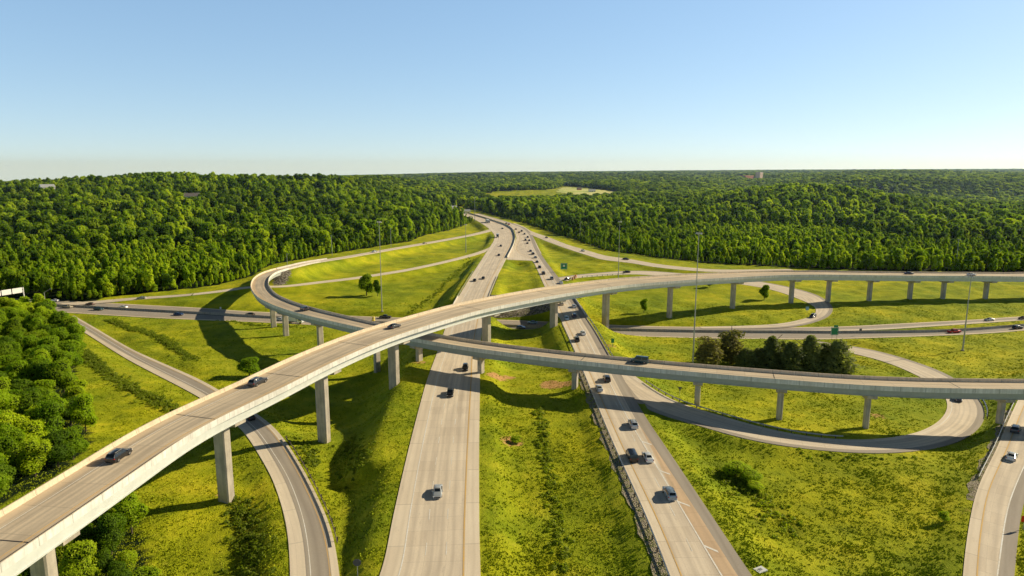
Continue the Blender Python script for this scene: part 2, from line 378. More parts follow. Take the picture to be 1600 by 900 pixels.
P['loop_ne'] = edges(
    [(870,440,-.03),(899,434,-.1),(994,428,-1.0),(1085,436,-2.5),(1168,445,-4.5),(1207,452,-5.5),(1240,463,-6.2),(1257,470,-6.6),(1275,479,-7),(1273,493,-7.3),(1252,499,-7.5),(1220,506,-7.7),(1150,509.5,-7.85),(1090,510.5,-7.9)],
    [(872,434,-.03),(899,429,-.1),(994,422,-1.0),(1090,429,-2.5),(1172,437,-4.5),(1220,446,-5.5),(1260,455,-6.2),(1286,465,-6.6),(1302,480,-7),(1296,494,-7.3),(1269,505,-7.5),(1232,512,-7.7),(1160,514,-7.85),(1090,514,-7.9)], sm=20)
P['ramp_se'] = edges(
    [(1500,1000,-1),(1504,900,-1),(1511,838,-1),(1520,789,-1),(1530,755,-1),(1558,700,-1.2),(1571,668,-1.5),(1592,622,-2),(1612,590,-3),(1640,560,-4)],
    [(1575,1000,-1),(1585,900,-1),(1594,807,-1),(1603,775,-1),(1618,735,-1),(1636,695,-1.2),(1652,660,-1.5),(1668,622,-2),(1682,590,-3),(1700,560,-4)], 170)
P['ramp_ne'] = edges(
    [(790,349,-.03),(812,356,-.03),(828,366,0),(852,376,.2),(882,387,.2),(909,396,0),(945,406,0),(977,409,-.5),(1031,418,-1),(1117,425,-2),(1250,424,-3)],
    [(797,346,-.03),(818,354,-.03),(832,362,0),(856,370,.2),(886,382,.2),(913,390,0),(948,400,0),(980,404,-.5),(1033,413.5,-1),(1119,421,-2),(1250,420,-3)])
P['ramp_nw'] = edges(
    [(300,461.5,-5.5),(350,456,-4.5),(390,449,-3.6),(440,449.5,-3.2),(490,443.5,-3),(559,435.5,-2.6),(597,429.5,-2.2),(635,423.5,-1.7),(687,412.5,-1),(738,400,-.4),(762,392,-.05),(772,384,-.03)],
    [(300,458.5,-5.5),(350,453,-4.5),(390,446,-3.6),(440,446.5,-3.2),(490,440.5,-3),(559,432.5,-2.6),(597,426.5,-2.2),(635,420.5,-1.7),(687,409.5,-1),(738,396.5,-.4),(762,388,-.05),(774,380,-.03)], sm=20)
P['ramp_w'] = edges(
    [(90,478,-7.9),(150,474,-7.7),(215,468,-7),(262,465,-6.2),(300,461.5,-5.5)],
    [(90,474,-7.9),(150,470,-7.7),(215,464,-7),(262,461.5,-6.2),(300,458.5,-5.5)])

# flyovers: near edge (top of parapet) from the photo, deck level, width and bank
def deck_path(pts, side, ext0, ext1, sm=25):
    # pts: u, v, deck z, width, bank (rise per metre towards the path's left)
    A = []
    for u, v, z, wd, bk in pts:
        q = spot(u, v, z+.9); A.append((q[0], q[1], z, wd, bk))
    D = dense(A, 2.0); T = np.gradient(D[:, :2], axis=0); T /= np.hypot(T[:, 0], T[:, 1])[:, None]
    Nn = np.c_[-T[:, 1], T[:, 0]]
    Nn = smooth(Nn, 15); Nn /= np.hypot(Nn[:, 0], Nn[:, 1])[:, None]
    D[:, :2] += side*Nn*D[:, 3:4]/2
    D[:, 2] += side*D[:, 4]*D[:, 3]/2
    D = dense(D, 2.0)
    return Path(D[:, :3], D[:, 3], D[:, 4], sm=sm, ext0=ext0, ext1=ext1)
P['fly_a'] = deck_path([(0,880,14.5,11.4,0),(185,754,15,11.4,0),(300,673.6,15.1,11.6,0),(363,642,15.2,12,0),(447,603,15.5,12.6,0),(520,565,16,12.8,.01),(620,523,16,13,.02),
    (755,483,15,13.2,.04),(877,459.6,13.5,13.6,.06),(975,445.3,12.5,13.6,.06),(1082,436.7,11.5,13.6,.06),(1240,429,9,13.2,.03),(1415,430.5,7,13,.02),(1600,432,5.1,13,.03)], 1, 90, 150)
P['fly_b'] = deck_path([(1600,608,8.3,8.8,0),(1464,606.3,8.3,8.8,0),(1342,601.5,8.3,8.8,0),(1220,592.5,8.3,8.8,0),(1153,587,8.3,8.8,0),(1056,578.5,8.3,8.6,0),(958,569,8.3,8.6,0),(860,558.6,8.3,8.6,0),(780,549,8.3,8.6,0),(707,538.7,8.3,8.6,0),(643,527.5,8.1,8.6,-.01),(564,512,7.7,8.6,-.03),(520,502,7.3,8.6,-.05),(469,490,6.5,8.8,-.06),(431,478,5.8,8.8,-.06),(402,464,5.1,8.8,-.06),(391,448,4.6,8.8,-.06),(395,434,4.2,8.8,-.05),(410,424.5,3.8,8.6,-.04),(431,418.5,3.4,8.2,-.02)], -1, 120, 0)
b_end = P['fly_b'].P[-1]
A = [b_end] + [spot(u, v, z) for u, v, z in [(482,411,2.6),(533,403,1.9),(584,394.2,1.3),(635,385.3,.8),(687,376.3,.4),(735,367.5,.05),(762,361,-.03),(775,357,-.04)]]
D = dense(A, 2.0); P['ramp_n'] = Path(D, 8.2, sm=15)

# ------------------------------------------------------------------ terrain
def inside(poly_, X, Y):
    r = np.zeros(X.shape, bool); n = len(poly_); j = n-1
    for i in range(n):
        xi, yi = poly_[i]; xj, yj = poly_[j]
        with np.errstate(divide='ignore', invalid='ignore'):
            c = ((yi > Y) != (yj > Y)) & (X < (xj-xi)*(Y-yi)/(yj-yi+1e-12)+xi)
        r ^= c; j = i
    return r

def S(x): x = np.clip(x, 0, 1); return x*x*(3-2*x)
ctrl = [(60,600,-5),(200,640,-6.5),(260,760,-6),(330,860,-7.5),(150,560,-6),(430,560,-7.5),(300,530,-7.5),(575,630,-13),(545,680,-14),(610,590,-9),(500,760,-7.2),(540,735,-9),(565,860,-2.8),(570,800,-4.5),(200,505,-7.8),(450,530,-7.5),
 (352,768,-3.8),(508,687,-6.4),(630,597,-1.6),(60,960,-6),(40,760,-4),(390,800,-8.3),(395,880,-8.3),
 (800,850,-1.3),(850,750,-2.2),(800,650,-1.0),(870,600,-1.2),(830,530,-5),(780,520,-5.8),(870,680,-1.8),(920,860,-1.6),
 (800,430,-.9),(820,440,-1.2),(640,460,-6),(560,470,-6),(700,430,-4.5),(600,410,-4),(500,430,-4),(500,470,-6.5),(650,400,-2.5),(740,380,-1),(350,470,-7),(680,470,-7),
 (1100,800,-1.6),(1150,760,-3.4),(1250,800,-3),(1400,800,-3.2),(1300,740,-3.2),(1480,800,-2.2),(1200,640,-4.0),(1300,640,-4.2),(1400,640,-4.6),(1100,600,-4.6),(1050,570,-5.6),(1150,560,-7),(1300,570,-6.5),(1020,530,-6.5),(1500,550,-7),(1580,570,-7),(1094,637,-3.0),
 (1000,470,-6),(1100,480,-6.8),(1200,480,-7),(1400,480,-7),(1550,470,-7),(950,415,-1.5),(1000,440,-4),(880,400,-.6),(1100,430,-3.5),(1400,430,-5),(1590,430,-5),(960,500,-7),
 (300,470,-7),(150,480,-7.5),(250,455,-6.5),(-100,470,-7),(-60,560,-5),(-60,700,-4),(1700,520,-7),(1700,640,-4),(1700,800,-2)]
CP = np.array([spot(*c) for c in ctrl])
_ph = rng.uniform(0, 6.28, (40, 3)); 
def wav(X, Y, wl, seed, k=7):
    r = np.random.default_rng(seed); out = 0
    for _ in range(k):
        a = r.uniform(0, 2*math.pi); l = wl*r.uniform(.6, 1.6); ph = r.uniform(0, 6.28)
        out = out+np.sin((X*math.cos(a)+Y*math.sin(a))*2*math.pi/l+ph)
    return out/math.sqrt(k/2)/1.6
SKY_U = [-200, 0, 60, 110, 180, 230, 330, 430, 520, 600, 680, 760, 900, 1000, 1200, 1600, 1800]
SKY_V = [290, 282.5, 281, 279, 275, 271, 273, 275.5, 273.5, 272, 270, 268.5, 267.5, 266.5, 265, 263.5, 263]
def natural(X, Y):
    num = 0; den = 0
    for c in CP:
        w_ = 1/((X-c[0])**2+(Y-c[1])**2+144)**1.6; num = num+w_*c[2]; den = den+w_
    near = num/den
    sx = X/np.maximum(Y, 1)
    hl = 52*S((Y-430)/900)*S((-X-40)/380)*(1-.4*S((-sx-.52)/.26))*(1-S((Y-1450)/900))
    hr = 24*S((Y-680)/480)*np.exp(-((sx-.45)/.13)**2)*(1-S((Y-1290)/240))+5*S((Y-620)/500)*S((X-60)/400)*(1-S((sx-.5)/.2))
    val = -13*S((Y-1000)/300)*(1-S((Y-1640)/120))*S((sx-.36)/.12)+27*S((Y-1640)/190)*S((sx-.34)/.18)*(1-.45*S((Y-2500)/900))
    far = 17*S((Y-2100)/900)*S((sx+.30)/.25)+12*S((Y-3600)/4200)*S((sx+.5)/.3)
    amp = S((Y-650)/1500)
    nz = (5.5*wav(X, Y, 620, 3)+3.5*wav(X, Y, 240, 4))*(.25+.75*amp)*S((Y-560)/250)
    nz = nz*(1-.8*np.exp(-(((X-120)/260)**2+((Y-1650)/330)**2)))
    hf = -4+hl+hr+val+far*(1-.8*np.exp(-((X-130)/300)**2-((Y-1750)/420)**2))+nz+15*S((Y-1380)/460)*np.exp(-((X-130)/330)**2)*(1-S((Y-2000)/600))
    tsk = (np.interp(800+sx*F*1.015, SKY_U, SKY_V)-262)/F
    cap = HC-tsk*Y-15
    hf = np.where(Y > 600, np.minimum(hf, cap+2.0*wav(X, Y, 130, 8)-2), hf)
    t = S((Y-440)/200)
    d = .18*wav(X, Y, 17, 11)+.12*wav(X, Y, 7, 12)+.35*wav(X, Y, 60, 13)
    return near*(1-t)+hf*t+d
BR = {}
for k in ('hwl', 'hwr'):
    ys = P[k].P[:, 1]; BR[k] = (ys > 296) & (ys < 340)
RO = ['crf', 'crn', 'rsw', 'loop_se', 'loop_ne', 'ramp_se', 'ramp_ne', 'ramp_nw', 'ramp_w', 'ramp_n', 'hwl', 'hwr']
BERM = dict(hwl=2.6, hwr=2.0, ramp_n=2.5, crf=.8, crn=.8)
from mathutils.kdtree import KDTree
KD = {}
for k in RO:
    p = P[k]; ok = ~BR[k] if k in BR else np.ones(len(p.P), bool)
    idx = np.nonzero(ok)[0]; t = KDTree(len(idx))
    for j, i in enumerate(idx): t.insert((p.P[i, 0], p.P[i, 1], 0), int(i))
    t.balance(); KD[k] = t
def conform(X, Y, Z):
    X = X.ravel(); Y = Y.ravel(); Z = Z.ravel().copy()
    out = Z.copy()
    sel = np.nonzero((Y < 1250) & (Y > -115) & (np.abs(X) < 560))[0]
    for i in sel:
        x, y, zn = X[i], Y[i], Z[i]; num = 0.; den = 0.; hard = None; hs = 1e9
        for k in RO:
            p = P[k]; _, j, d = KD[k].find((x, y, 0))
            lat = (x-p.P[j, 0])*p.N[j, 0]+(y-p.P[j, 1])*p.N[j, 1]
            e = d-p.W[j]/2-(7.0 if k == 'hwl' and lat > 0 and 142 < y < 285 else BERM.get(k, 1.3))
            if e > 60: continue
            z = p.P[j, 2]-.16
            if e <= 0:
                if e < hs: hs = e; hard = z
                continue
            L_ = abs(z-zn)*(.62 if k == 'hwl' and lat > 0 else .85)+1.2
            w_ = (L_/max(e, .05))**2.6
            num += w_*z; den += w_
        if hard is not None:
            # the lower of overlapping plateaus wins only when both are plateaus
            out[i] = hard
        elif den > 0: out[i] = (num+zn)/(den+1)
    return out
def ground(X, Y):
    X = np.atleast_1d(np.asarray(X, float)); Y = np.atleast_1d(np.asarray(Y, float))
    return conform(X, Y, natural(X, Y))

def axis(lo, hi, st, far, g):
    a = list(np.arange(lo, hi, st)); s_ = st
    while a[-1] < far: s_ *= g; a.append(a[-1]+s_)
    return a
ax = axis(0, 330, 2.0, 22000, 1.09); ax = sorted(set([-v for v in ax]+ax))
ay = axis(-110, 520, 2.0, 26000, 1.045)
ay = list(reversed([-110-4*1.35**k for k in range(1, 16)]))+ay
GX, GY = np.meshgrid(np.array(ax), np.array(ay))
GZ = ground(GX.ravel(), GY.ravel())
nx, ny = len(ax), len(ay)
idx = np.arange(nx*ny).reshape(ny, nx)
AP = np.array([spot(u, v, 0)[:2] for u, v in [(789,407.5),(838,409.5),(850,396),(838,372),(822,356),(796,350),(797,355),(804,360),(807,372),(801,386)]])
GZ = np.where(inside(AP, GX.ravel(), GY.ravel()), np.minimum(GZ, -.2)*0-.2, GZ)
Fq = np.stack([idx[:-1, :-1], idx[:-1, 1:], idx[1:, 1:], idx[1:, :-1]], -1).reshape(-1, 4)
me = bpy.data.meshes.new('ground'); V = np.c_[GX.ravel(), GY.ravel(), GZ]
me.vertices.add(len(V)); me.vertices.foreach_set('co', V.astype(np.float32).ravel())
me.loops.add(Fq.size); me.loops.foreach_set('vertex_index', Fq.astype(np.int32).ravel())
me.polygons.add(len(Fq)); me.polygons.foreach_set('loop_start', np.arange(0, Fq.size, 4, dtype=np.int32))
me.update(calc_edges=True); me.polygons.foreach_set('use_smooth', np.ones(len(Fq), bool)); me.materials.append(M['grass'])
gr = link('ground', me); tag(gr, kind='structure')

def height(x, y):
    """height of the ground mesh itself (bilinear)"""
    i = min(max(np.searchsorted(ax, x)-1, 0), nx-2); j = min(max(np.searchsorted(ay, y)-1, 0), ny-2)
    a = (x-ax[i])/(ax[i+1]-ax[i]); b = (y-ay[j])/(ay[j+1]-ay[j]); Z = GZ.reshape(ny, nx)
    return (Z[j, i]*(1-a)+Z[j, i+1]*a)*(1-b)+(Z[j+1, i]*(1-a)+Z[j+1, i+1]*a)*b
def heights(X, Y):
    AX, AY = np.array(ax), np.array(ay); i = np.clip(np.searchsorted(AX, X)-1, 0, nx-2); j = np.clip(np.searchsorted(AY, Y)-1, 0, ny-2)
    a = (X-AX[i])/(AX[i+1]-AX[i]); b = (Y-AY[j])/(AY[j+1]-AY[j]); Z = GZ.reshape(ny, nx)
    return (Z[j, i]*(1-a)+Z[j, i+1]*a)*(1-b)+(Z[j+1, i]*(1-a)+Z[j+1, i+1]*a)*b
def on(u, v, z0=-5):
    z = z0
    for _ in range(12):
        p = spot(u, v, z); z = .5*z+.5*height(p[0], p[1])
    return spot(u, v, z)

# woodland areas (polygons on the ground)
def poly(pts, z=-5, extra=()): return np.array([spot(u, v, z)[:2] for u, v in pts]+list(extra))
def polyg(pts): return np.array([on(u, v, 5)[:2] for u, v in pts])
HOLES = [(*on(u, v, 5)[:2], w_, d_) for u, v, w_, d_ in ((75,304,16,70),(8,302,20,50),(301,314,12,50),(1176,279,60,260),(1186,279,40,200),(704,329,30,60),(728,332,18,60))]
WL = poly([(-150,455),(0,462),(100,462),(140,466),(160,458),(250,452),(330,444),(395,430),(415,418),(440,412),(500,402),(560,393),(610,385),(640,380),(660,372),(700,363),(738,350),(741,343),(722,339),(700,335)], -5, [(-150,1100),(-62,1250),(-42,1900),(300,24000),(-24000,24000),(-24000,300),(-700,330)])
WR = poly([(757,333),(790,341),(830,351),(870,366),(900,374),(935,388),(960,394),(1030,404),(1100,411),(1250,417),(1400,421),(1700,424)], -4, [(520,380),(24000,300),(24000,24000),(200,24000),(-40,1900),(-60,1300),(-80,1130),(-50,1090)])
WS = poly([(-160,470),(0,484),(60,488),(108,492),(126,520),(122,560),(112,600),(130,640),(142,690),(110,725),(60,760),(-10,800),(-200,900)], -5)
WB = poly([(150,800),(190,775),(215,800),(225,850),(240,900),(250,960),(-20,960),(0,895)], -6)
FLD = polyg([(755,303),(785,298),(850,297),(880,291),(910,292),(972,301),(970,308),(930,313),(880,311),(850,314),(800,315),(757,313)])
FLD2 = polyg([(755,303),(785,298),(800,298),(800,305),(760,306)])
_unused = poly([(762,300),(800,297.5),(880,293.5),(905,294),(968,303),(950,308),(880,306.5),(820,309),(765,309)], 1)
def wooded(X, Y):
    ok = (inside(WL, X, Y) | inside(WR, X, Y)) & ~inside(FLD, X, Y)
    for hx, hy, hw_, hd_ in HOLES: ok &= ~((np.abs(X-hx) < hw_) & (Y > hy-hd_) & (Y < hy+16))
    return ok
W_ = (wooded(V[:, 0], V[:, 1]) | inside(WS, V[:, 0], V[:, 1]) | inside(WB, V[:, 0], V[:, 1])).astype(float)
soilm = np.zeros(len(V)); rockm = np.zeros(len(V))
for u, v, r, s_ in [(800,690,3.5,.9),(985,860,2,.3),(862,601,4.5,1.),(885,600,3,1.),(775,588,4,.9),(795,590,3,.9),(657,566,4,.6),(1515,800,4,.5),(1180,810,3,.55),(955,540,5,.55),(1300,540,4,.6),(322,872,1.4,.9),(1370,650,4,.6),(1140,770,2.5,.55),(350,770,2,.9),(1580,645,3,.8),(1345,556,4,.5),(210,470,6,.4)]:
    p = on(u, v); soilm = np.maximum(soilm, s_*np.exp(-((V[:, 0]-p[0])**2+(V[:, 1]-p[1])**2)/(r*r)))
xx, yy = V[:, 0], V[:, 1]
rockm = np.maximum(rockm, ((xx > -14) & (xx < 22) & (yy > 327) & (yy < 350)) * 1.0)
p = spot(441, 436, -1); rockm = np.maximum(rockm, 1.0*np.exp(-((xx-p[0])**2/30+(yy-p[1])**2/110)))
WEED_SHADE = [([(372,785),(386,830),(392,905)], 3.2, .8, -8), ([(842,640),(850,700),(862,760),(872,830),(884,905)], 1.6, .55, -2), ([(128,548),(165,582),(220,615),(290,650)], 2.6, .85, -6.5),
 ([(170,500),(215,515),(260,535),(300,562)], 2.4, .85, -7.5), ([(935,400),(890,386),(850,374)], 2.0, .7, -1), ([(1120,740),(1160,760),(1200,790),(1240,830)], 3.2, .6, -3), ([(480,700),(490,730),(470,690)], 2.5, .5, -7.5),  # band below the far ramp is embankment shadow painted into the ground colour
 ([(640,492),(690,450),(735,405)], 3, .4, -5), ([(320,496),(400,508),(470,512)], 1.8, .5, -7.8), ([(1240,705),(1340,716),(1430,716)], 2, .25, -3), ([(900,480),(925,505)], 3.2, .25, -3), ([(545,690),(560,720),(548,760)], 3, .5, -9)]  # bands left of the left highway darken the ground as embankment shade
WP = []
for pts_, r_w, st__, zz_ in WEED_SHADE:
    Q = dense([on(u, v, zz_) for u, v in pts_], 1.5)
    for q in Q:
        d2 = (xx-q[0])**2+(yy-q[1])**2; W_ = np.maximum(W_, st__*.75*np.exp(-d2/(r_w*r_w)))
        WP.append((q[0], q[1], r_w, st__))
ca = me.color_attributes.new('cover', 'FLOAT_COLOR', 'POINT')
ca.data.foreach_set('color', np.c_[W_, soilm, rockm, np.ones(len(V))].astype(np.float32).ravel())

# ------------------------------------------------------------------ roads
def ribbon(name, p, strips, dz=0, i0=0, i1=None, skirt=.35):
    """strips: list of (lateral from, lateral to, material) measured from the left edge in metres (negative: from the right)"""
    i1 = len(p.P) if i1 is None else i1
    mats = []; V = []; UV = []; Fc = []; MI = []
    for i in range(i0, i1):
        wd = p.W[i]; cuts = [0.]
        for a in strips: 
            e = a[0]; cuts.append(wd if e is None else (wd+e if e < 0 else min(e, wd)))
        row = []
        q = p.at(i, wd/2+.02, dz-skirt); V.append(q); UV.append((0, p.S[i]))
        for c_ in cuts: V.append(p.at(i, wd/2-c_, dz)); UV.append((c_, p.S[i]))
        q = p.at(i, -wd/2-.02, dz-skirt); V.append(q); UV.append((wd, p.S[i]))
    k = len(strips)+3
    names = [s_[1] for s_ in strips]; mats = list(dict.fromkeys(names))
    for i in range(i1-i0-1):
        for j in range(k-1):
            a = i*k+j; Fc.append((a, a+k, a+k+1, a+1)[::-1][0:4])
            nm = names[min(max(j-1, 0), len(names)-1)]; MI.append(mats.index(nm))
    Fc = [(f[3], f[0], f[1], f[2]) for f in Fc]
    return mesh_data(name, V, Fc, mats, MI, UV)
def lines(p, specs, dz, i0=0, i1=None):
    """painted lines: (lateral from left edge (neg from right), width, dash length or 0, gap, material)"""
    i1 = len(p.P)-1 if i1 is None else i1
    V = []; Fc = []; MI = []; mats = ['wline', 'yline']
    for lat, wd, dash, gap, mt in specs:
        for i in range(i0, i1):
            if dash and (p.S[i] % (dash+gap)) > dash: continue
            b = len(V)
            for j in (i, i+1):
                l = p.W[j]/2-(lat if lat >= 0 else p.W[j]+lat)
                V.append(p.at(j, l+wd/2, dz)); V.append(p.at(j, l-wd/2, dz))
            Fc.append((b+1, b+3, b+2, b)); MI.append(mats.index(mt))
    return mesh_data('road_marking', V, Fc, mats, MI)
m = NT('gravel'); p_ = m.pos(); vv = m.n('TexVoronoi'); vv.inputs['Scale'].default_value = 3.2; m.l(p_, vv.inputs['Vector'])
gc = m.ramp(vv.outputs['Distance'], [(.12, (.52, .44, .33)), (.7, (.22, .18, .12))]); gc = m.mix(m.ramp(m.noise(p_, .45, 5, .7), [(.5, (0, 0, 0)), (.68, (.8, .8, .8))]), gc, (.20, .23, .03))
m.col(gc); m.rough(1); m.bump(vv.outputs['Distance'], .25, 1); M['gravel'] = m.m
def verge(key, side, o0, o1, i0, i1, dz=-.09):
    p = P[key]; V = []; Fc = []
    for i in range(i0, i1):
        w0 = p.W[i]/2; wob = .35*math.sin(i*.9)+.25*math.sin(i*2.3)
        V += [p.at(i, side*(w0+o0), dz), p.at(i, side*(w0+o1+wob), dz-.06)]
    for i in range(i1-i0-1): Fc.append((2*i, 2*i+2, 2*i+3, 2*i+1) if side < 0 else (2*i+1, 2*i+3, 2*i+2, 2*i))
    tag(link('gravel_verge', mesh_data('gravel_verge', V, Fc, ['gravel'])), kind='structure')
def ix0(key, u, v, z=0):
    q = spot(u, v, z); return P[key].near(q[0], q[1])
def road(name, key, strips, marks, dz=0):
    o = link(name, ribbon(name, P[key], strips, dz)); tag(o, kind='structure')
    if marks: tag(link('road_marking', lines(P[key], marks, dz+.025)), kind='structure')
road('highway', 'hwl', [(3.0, 'shoulder'), (-2.5, 'lane'), (None, 'shoulder')],
     [(3.1, .22, 0, 0, 'wline'), (-2.75, .28, 0, 0, 'yline'), (6.8, .15, 4, 8, 'wline'), (10.3, .15, 4, 8, 'wline')])
road('highway', 'hwr', [(1.6, 'shoulder'), (-3.0, 'lane'), (None, 'asphalt')],
     [(1.8, .22, 0, 0, 'yline'), (-4.9, .28, 0, 0, 'wline'), (5.4, .15, 4, 8, 'wline')])
road('crossroad', 'crf', [(1.2, 'shoulder'), (-2.0, 'asphalt'), (None, 'shoulder')], [(1.4, .2, 0, 0, 'yline'), (5.0, .15, 4, 8, 'wline'), (-2.2, .2, 0, 0, 'wline')])
road('crossroad', 'crn', [(2.0, 'asphalt_dark'), (-1.2, 'asphalt'), (None, 'shoulder')], [(2.2, .2, 0, 0, 'wline'), (5.6, .15, 4, 8, 'wline'), (-1.4, .2, 0, 0, 'yline')])
road('ramp_road', 'rsw', [(-1.6, 'shoulder'), (None, 'shoulder')], [], -.01)
road('ramp_road', 'loop_se', [(1.2, 'shoulder'), (-1.8, 'lane'), (None, 'asphalt')], [(1.2, .18, 0, 0, 'wline')], -.02)
road('ramp_road', 'loop_ne', [(1.8, 'asphalt'), (-1.0, 'lane'), (None, 'shoulder')], [], -.02)
road('ramp_road', 'ramp_se', [(1.8, 'shoulder'), (-2.1, 'lane'), (None, 'asphalt')], [(1.9, .22, 0, 0, 'yline'), (-2.2, .22, 0, 0, 'wline')])
road('ramp_road', 'ramp_ne', [(1.2, 'shoulder'), (None, 'lane')], [], -.03)
road('ramp_road', 'ramp_nw', [(None, 'shoulder')], [], -.03)
road('ramp_road', 'ramp_w', [(None, 'lane')], [], -.04)
road('ramp_road', 'ramp_n', [(1.2, 'shoulder'), (-1.6, 'lane'), (None, 'shoulder')], [], -.03)
verge('hwr', 1, .0, 2.4, 0, ix0('hwr', 900, 560)); verge('ramp_se', 1, 0, 1.6, ix0('ramp_se', 1525, 780, -1), ix0('ramp_se', 1590, 640, -2))
# the grey asphalt lane on the south-west ramp between its pale shoulders
pr = P['rsw']; V2 = []; F2 = []; UV2 = []
for i in range(len(pr.P)):
    wd = pr.W[i]; a = wd/2-min(1.6, wd*.16); b = -wd/2+min(3.2, wd*.33)
    V2 += [pr.at(i, a, .012), pr.at(i, b, .012)]; UV2 += [(0, pr.S[i]), (a-b, pr.S[i])]
for i in range(len(pr.P)-1): F2.append((2*i+1, 2*i+3, 2*i+2, 2*i)[0:4])
tag(link('asphalt_lane', mesh_data('asphalt_lane', V2, F2, ['asphalt'], uv=UV2)), kind='structure')
tag(link('road_marking', lines(pr, [(-3.3, .16, 0, 0, 'wline'), (1.5, .16, 0, 0, 'yline')], .024)), kind='structure')
# paved apron between the distant median barrier and the right carriageway
ap = [spot(u, v, -.035) for u, v in [(791,405.5),(834,407.5),(846,396),(834,372),(822,358),(800,350),(797,355),(804,360),(807,372),(803,385)]]
tag(link('highway_apron', mesh_data('highway_apron', ap, [tuple(range(len(ap)))], ['shoulder'], uv=[(q[0], q[1]) for q in ap])), kind='structure')
# tan exit-lane strip with chevrons on the right highway
ph = P['hwr']; V2 = []; F2 = []; UV2 = []
ii = [i for i in range(len(ph.P)) if ph.P[i, 1] < 165]
for i in ii:
    g = min(1, (165-ph.P[i, 1])/45); a = -ph.W[i]/2+3.0+2.1*g; b = -ph.W[i]/2+2.9-.6*g
    V2 += [ph.at(i, a, .010), ph.at(i, b, .010)]; UV2 += [(0, ph.S[i]), (a-b, ph.S[i])]
for i in range(len(ii)-1): F2.append((2*i+1, 2*i+3, 2*i+2, 2*i))
tag(link('exit_gore', mesh_data('exit_gore', V2, F2, ['tan_lane'], uv=UV2)), kind='structure')
V2 = []; F2 = []
for u, v in [(1013,688),(1037,733),(1070,785),(1106,849)]:
    q = spot(u, v, 0); i = ph.near(q[0], q[1])
    a0 = -ph.W[i]/2+4.9; a1 = -ph.W[i]/2+3.0; b = len(V2)
    V2 += [ph.at(i, a0, .03), ph.at(i, a0, .03)-np.r_[ph.T[i]*.7, 0], ph.at(max(i-1, 0), a1, .03)-np.r_[ph.T[i]*.7, 0], ph.at(max(i-1, 0), a1, .03)]; F2.append((b, b+1, b+2, b+3))
    V2[-4][2] += 0
tag(link('chevron_marking', mesh_data('chevron_marking', V2, F2, ['wline'])), kind='structure')

# ------------------------------------------------------------------ sweeps
def sweep(p, sec, i0, i1, step=1, capends=True):
    """closed section [(lateral, dz)] along the path; lateral may be a function of the width via tuples (side, offset)"""
    V = []; Fc = []; ids = list(range(i0, i1, step)); 
    if ids[-1] != i1-1: ids.append(i1-1)
    k = len(sec)
    for i in ids:
        for sd, of, dz in sec: V.append(p.at(i, sd*p.W[i]/2+of, dz))
    for a in range(len(ids)-1):
        for j in range(k):
            Fc.append((a*k+j, a*k+(j+1) % k, (a+1)*k+(j+1) % k, (a+1)*k+j))
    if capends: Fc += [tuple(range(k))[::-1], tuple((len(ids)-1)*k+j for j in range(k))]
    return V, Fc
def sweep_obj(name, p, sec, i0, i1, mat, parent, step=1):
    V, Fc = sweep(p, sec, i0, i1, step); ids_ = list(range(i0, i1, step))
    if ids_[-1] != i1-1: ids_.append(i1-1)
    me_ = mesh_data(name, V, Fc, [mat], uv=[(j*.5, p.S[i]) for i in ids_ for j in range(len(sec))])
    bm = bmesh.new(); bm.from_mesh(me_); bmesh.ops.recalc_face_normals(bm, faces=bm.faces); bm.to_mesh(me_); bm.free()
    return link(name, me_, parent)

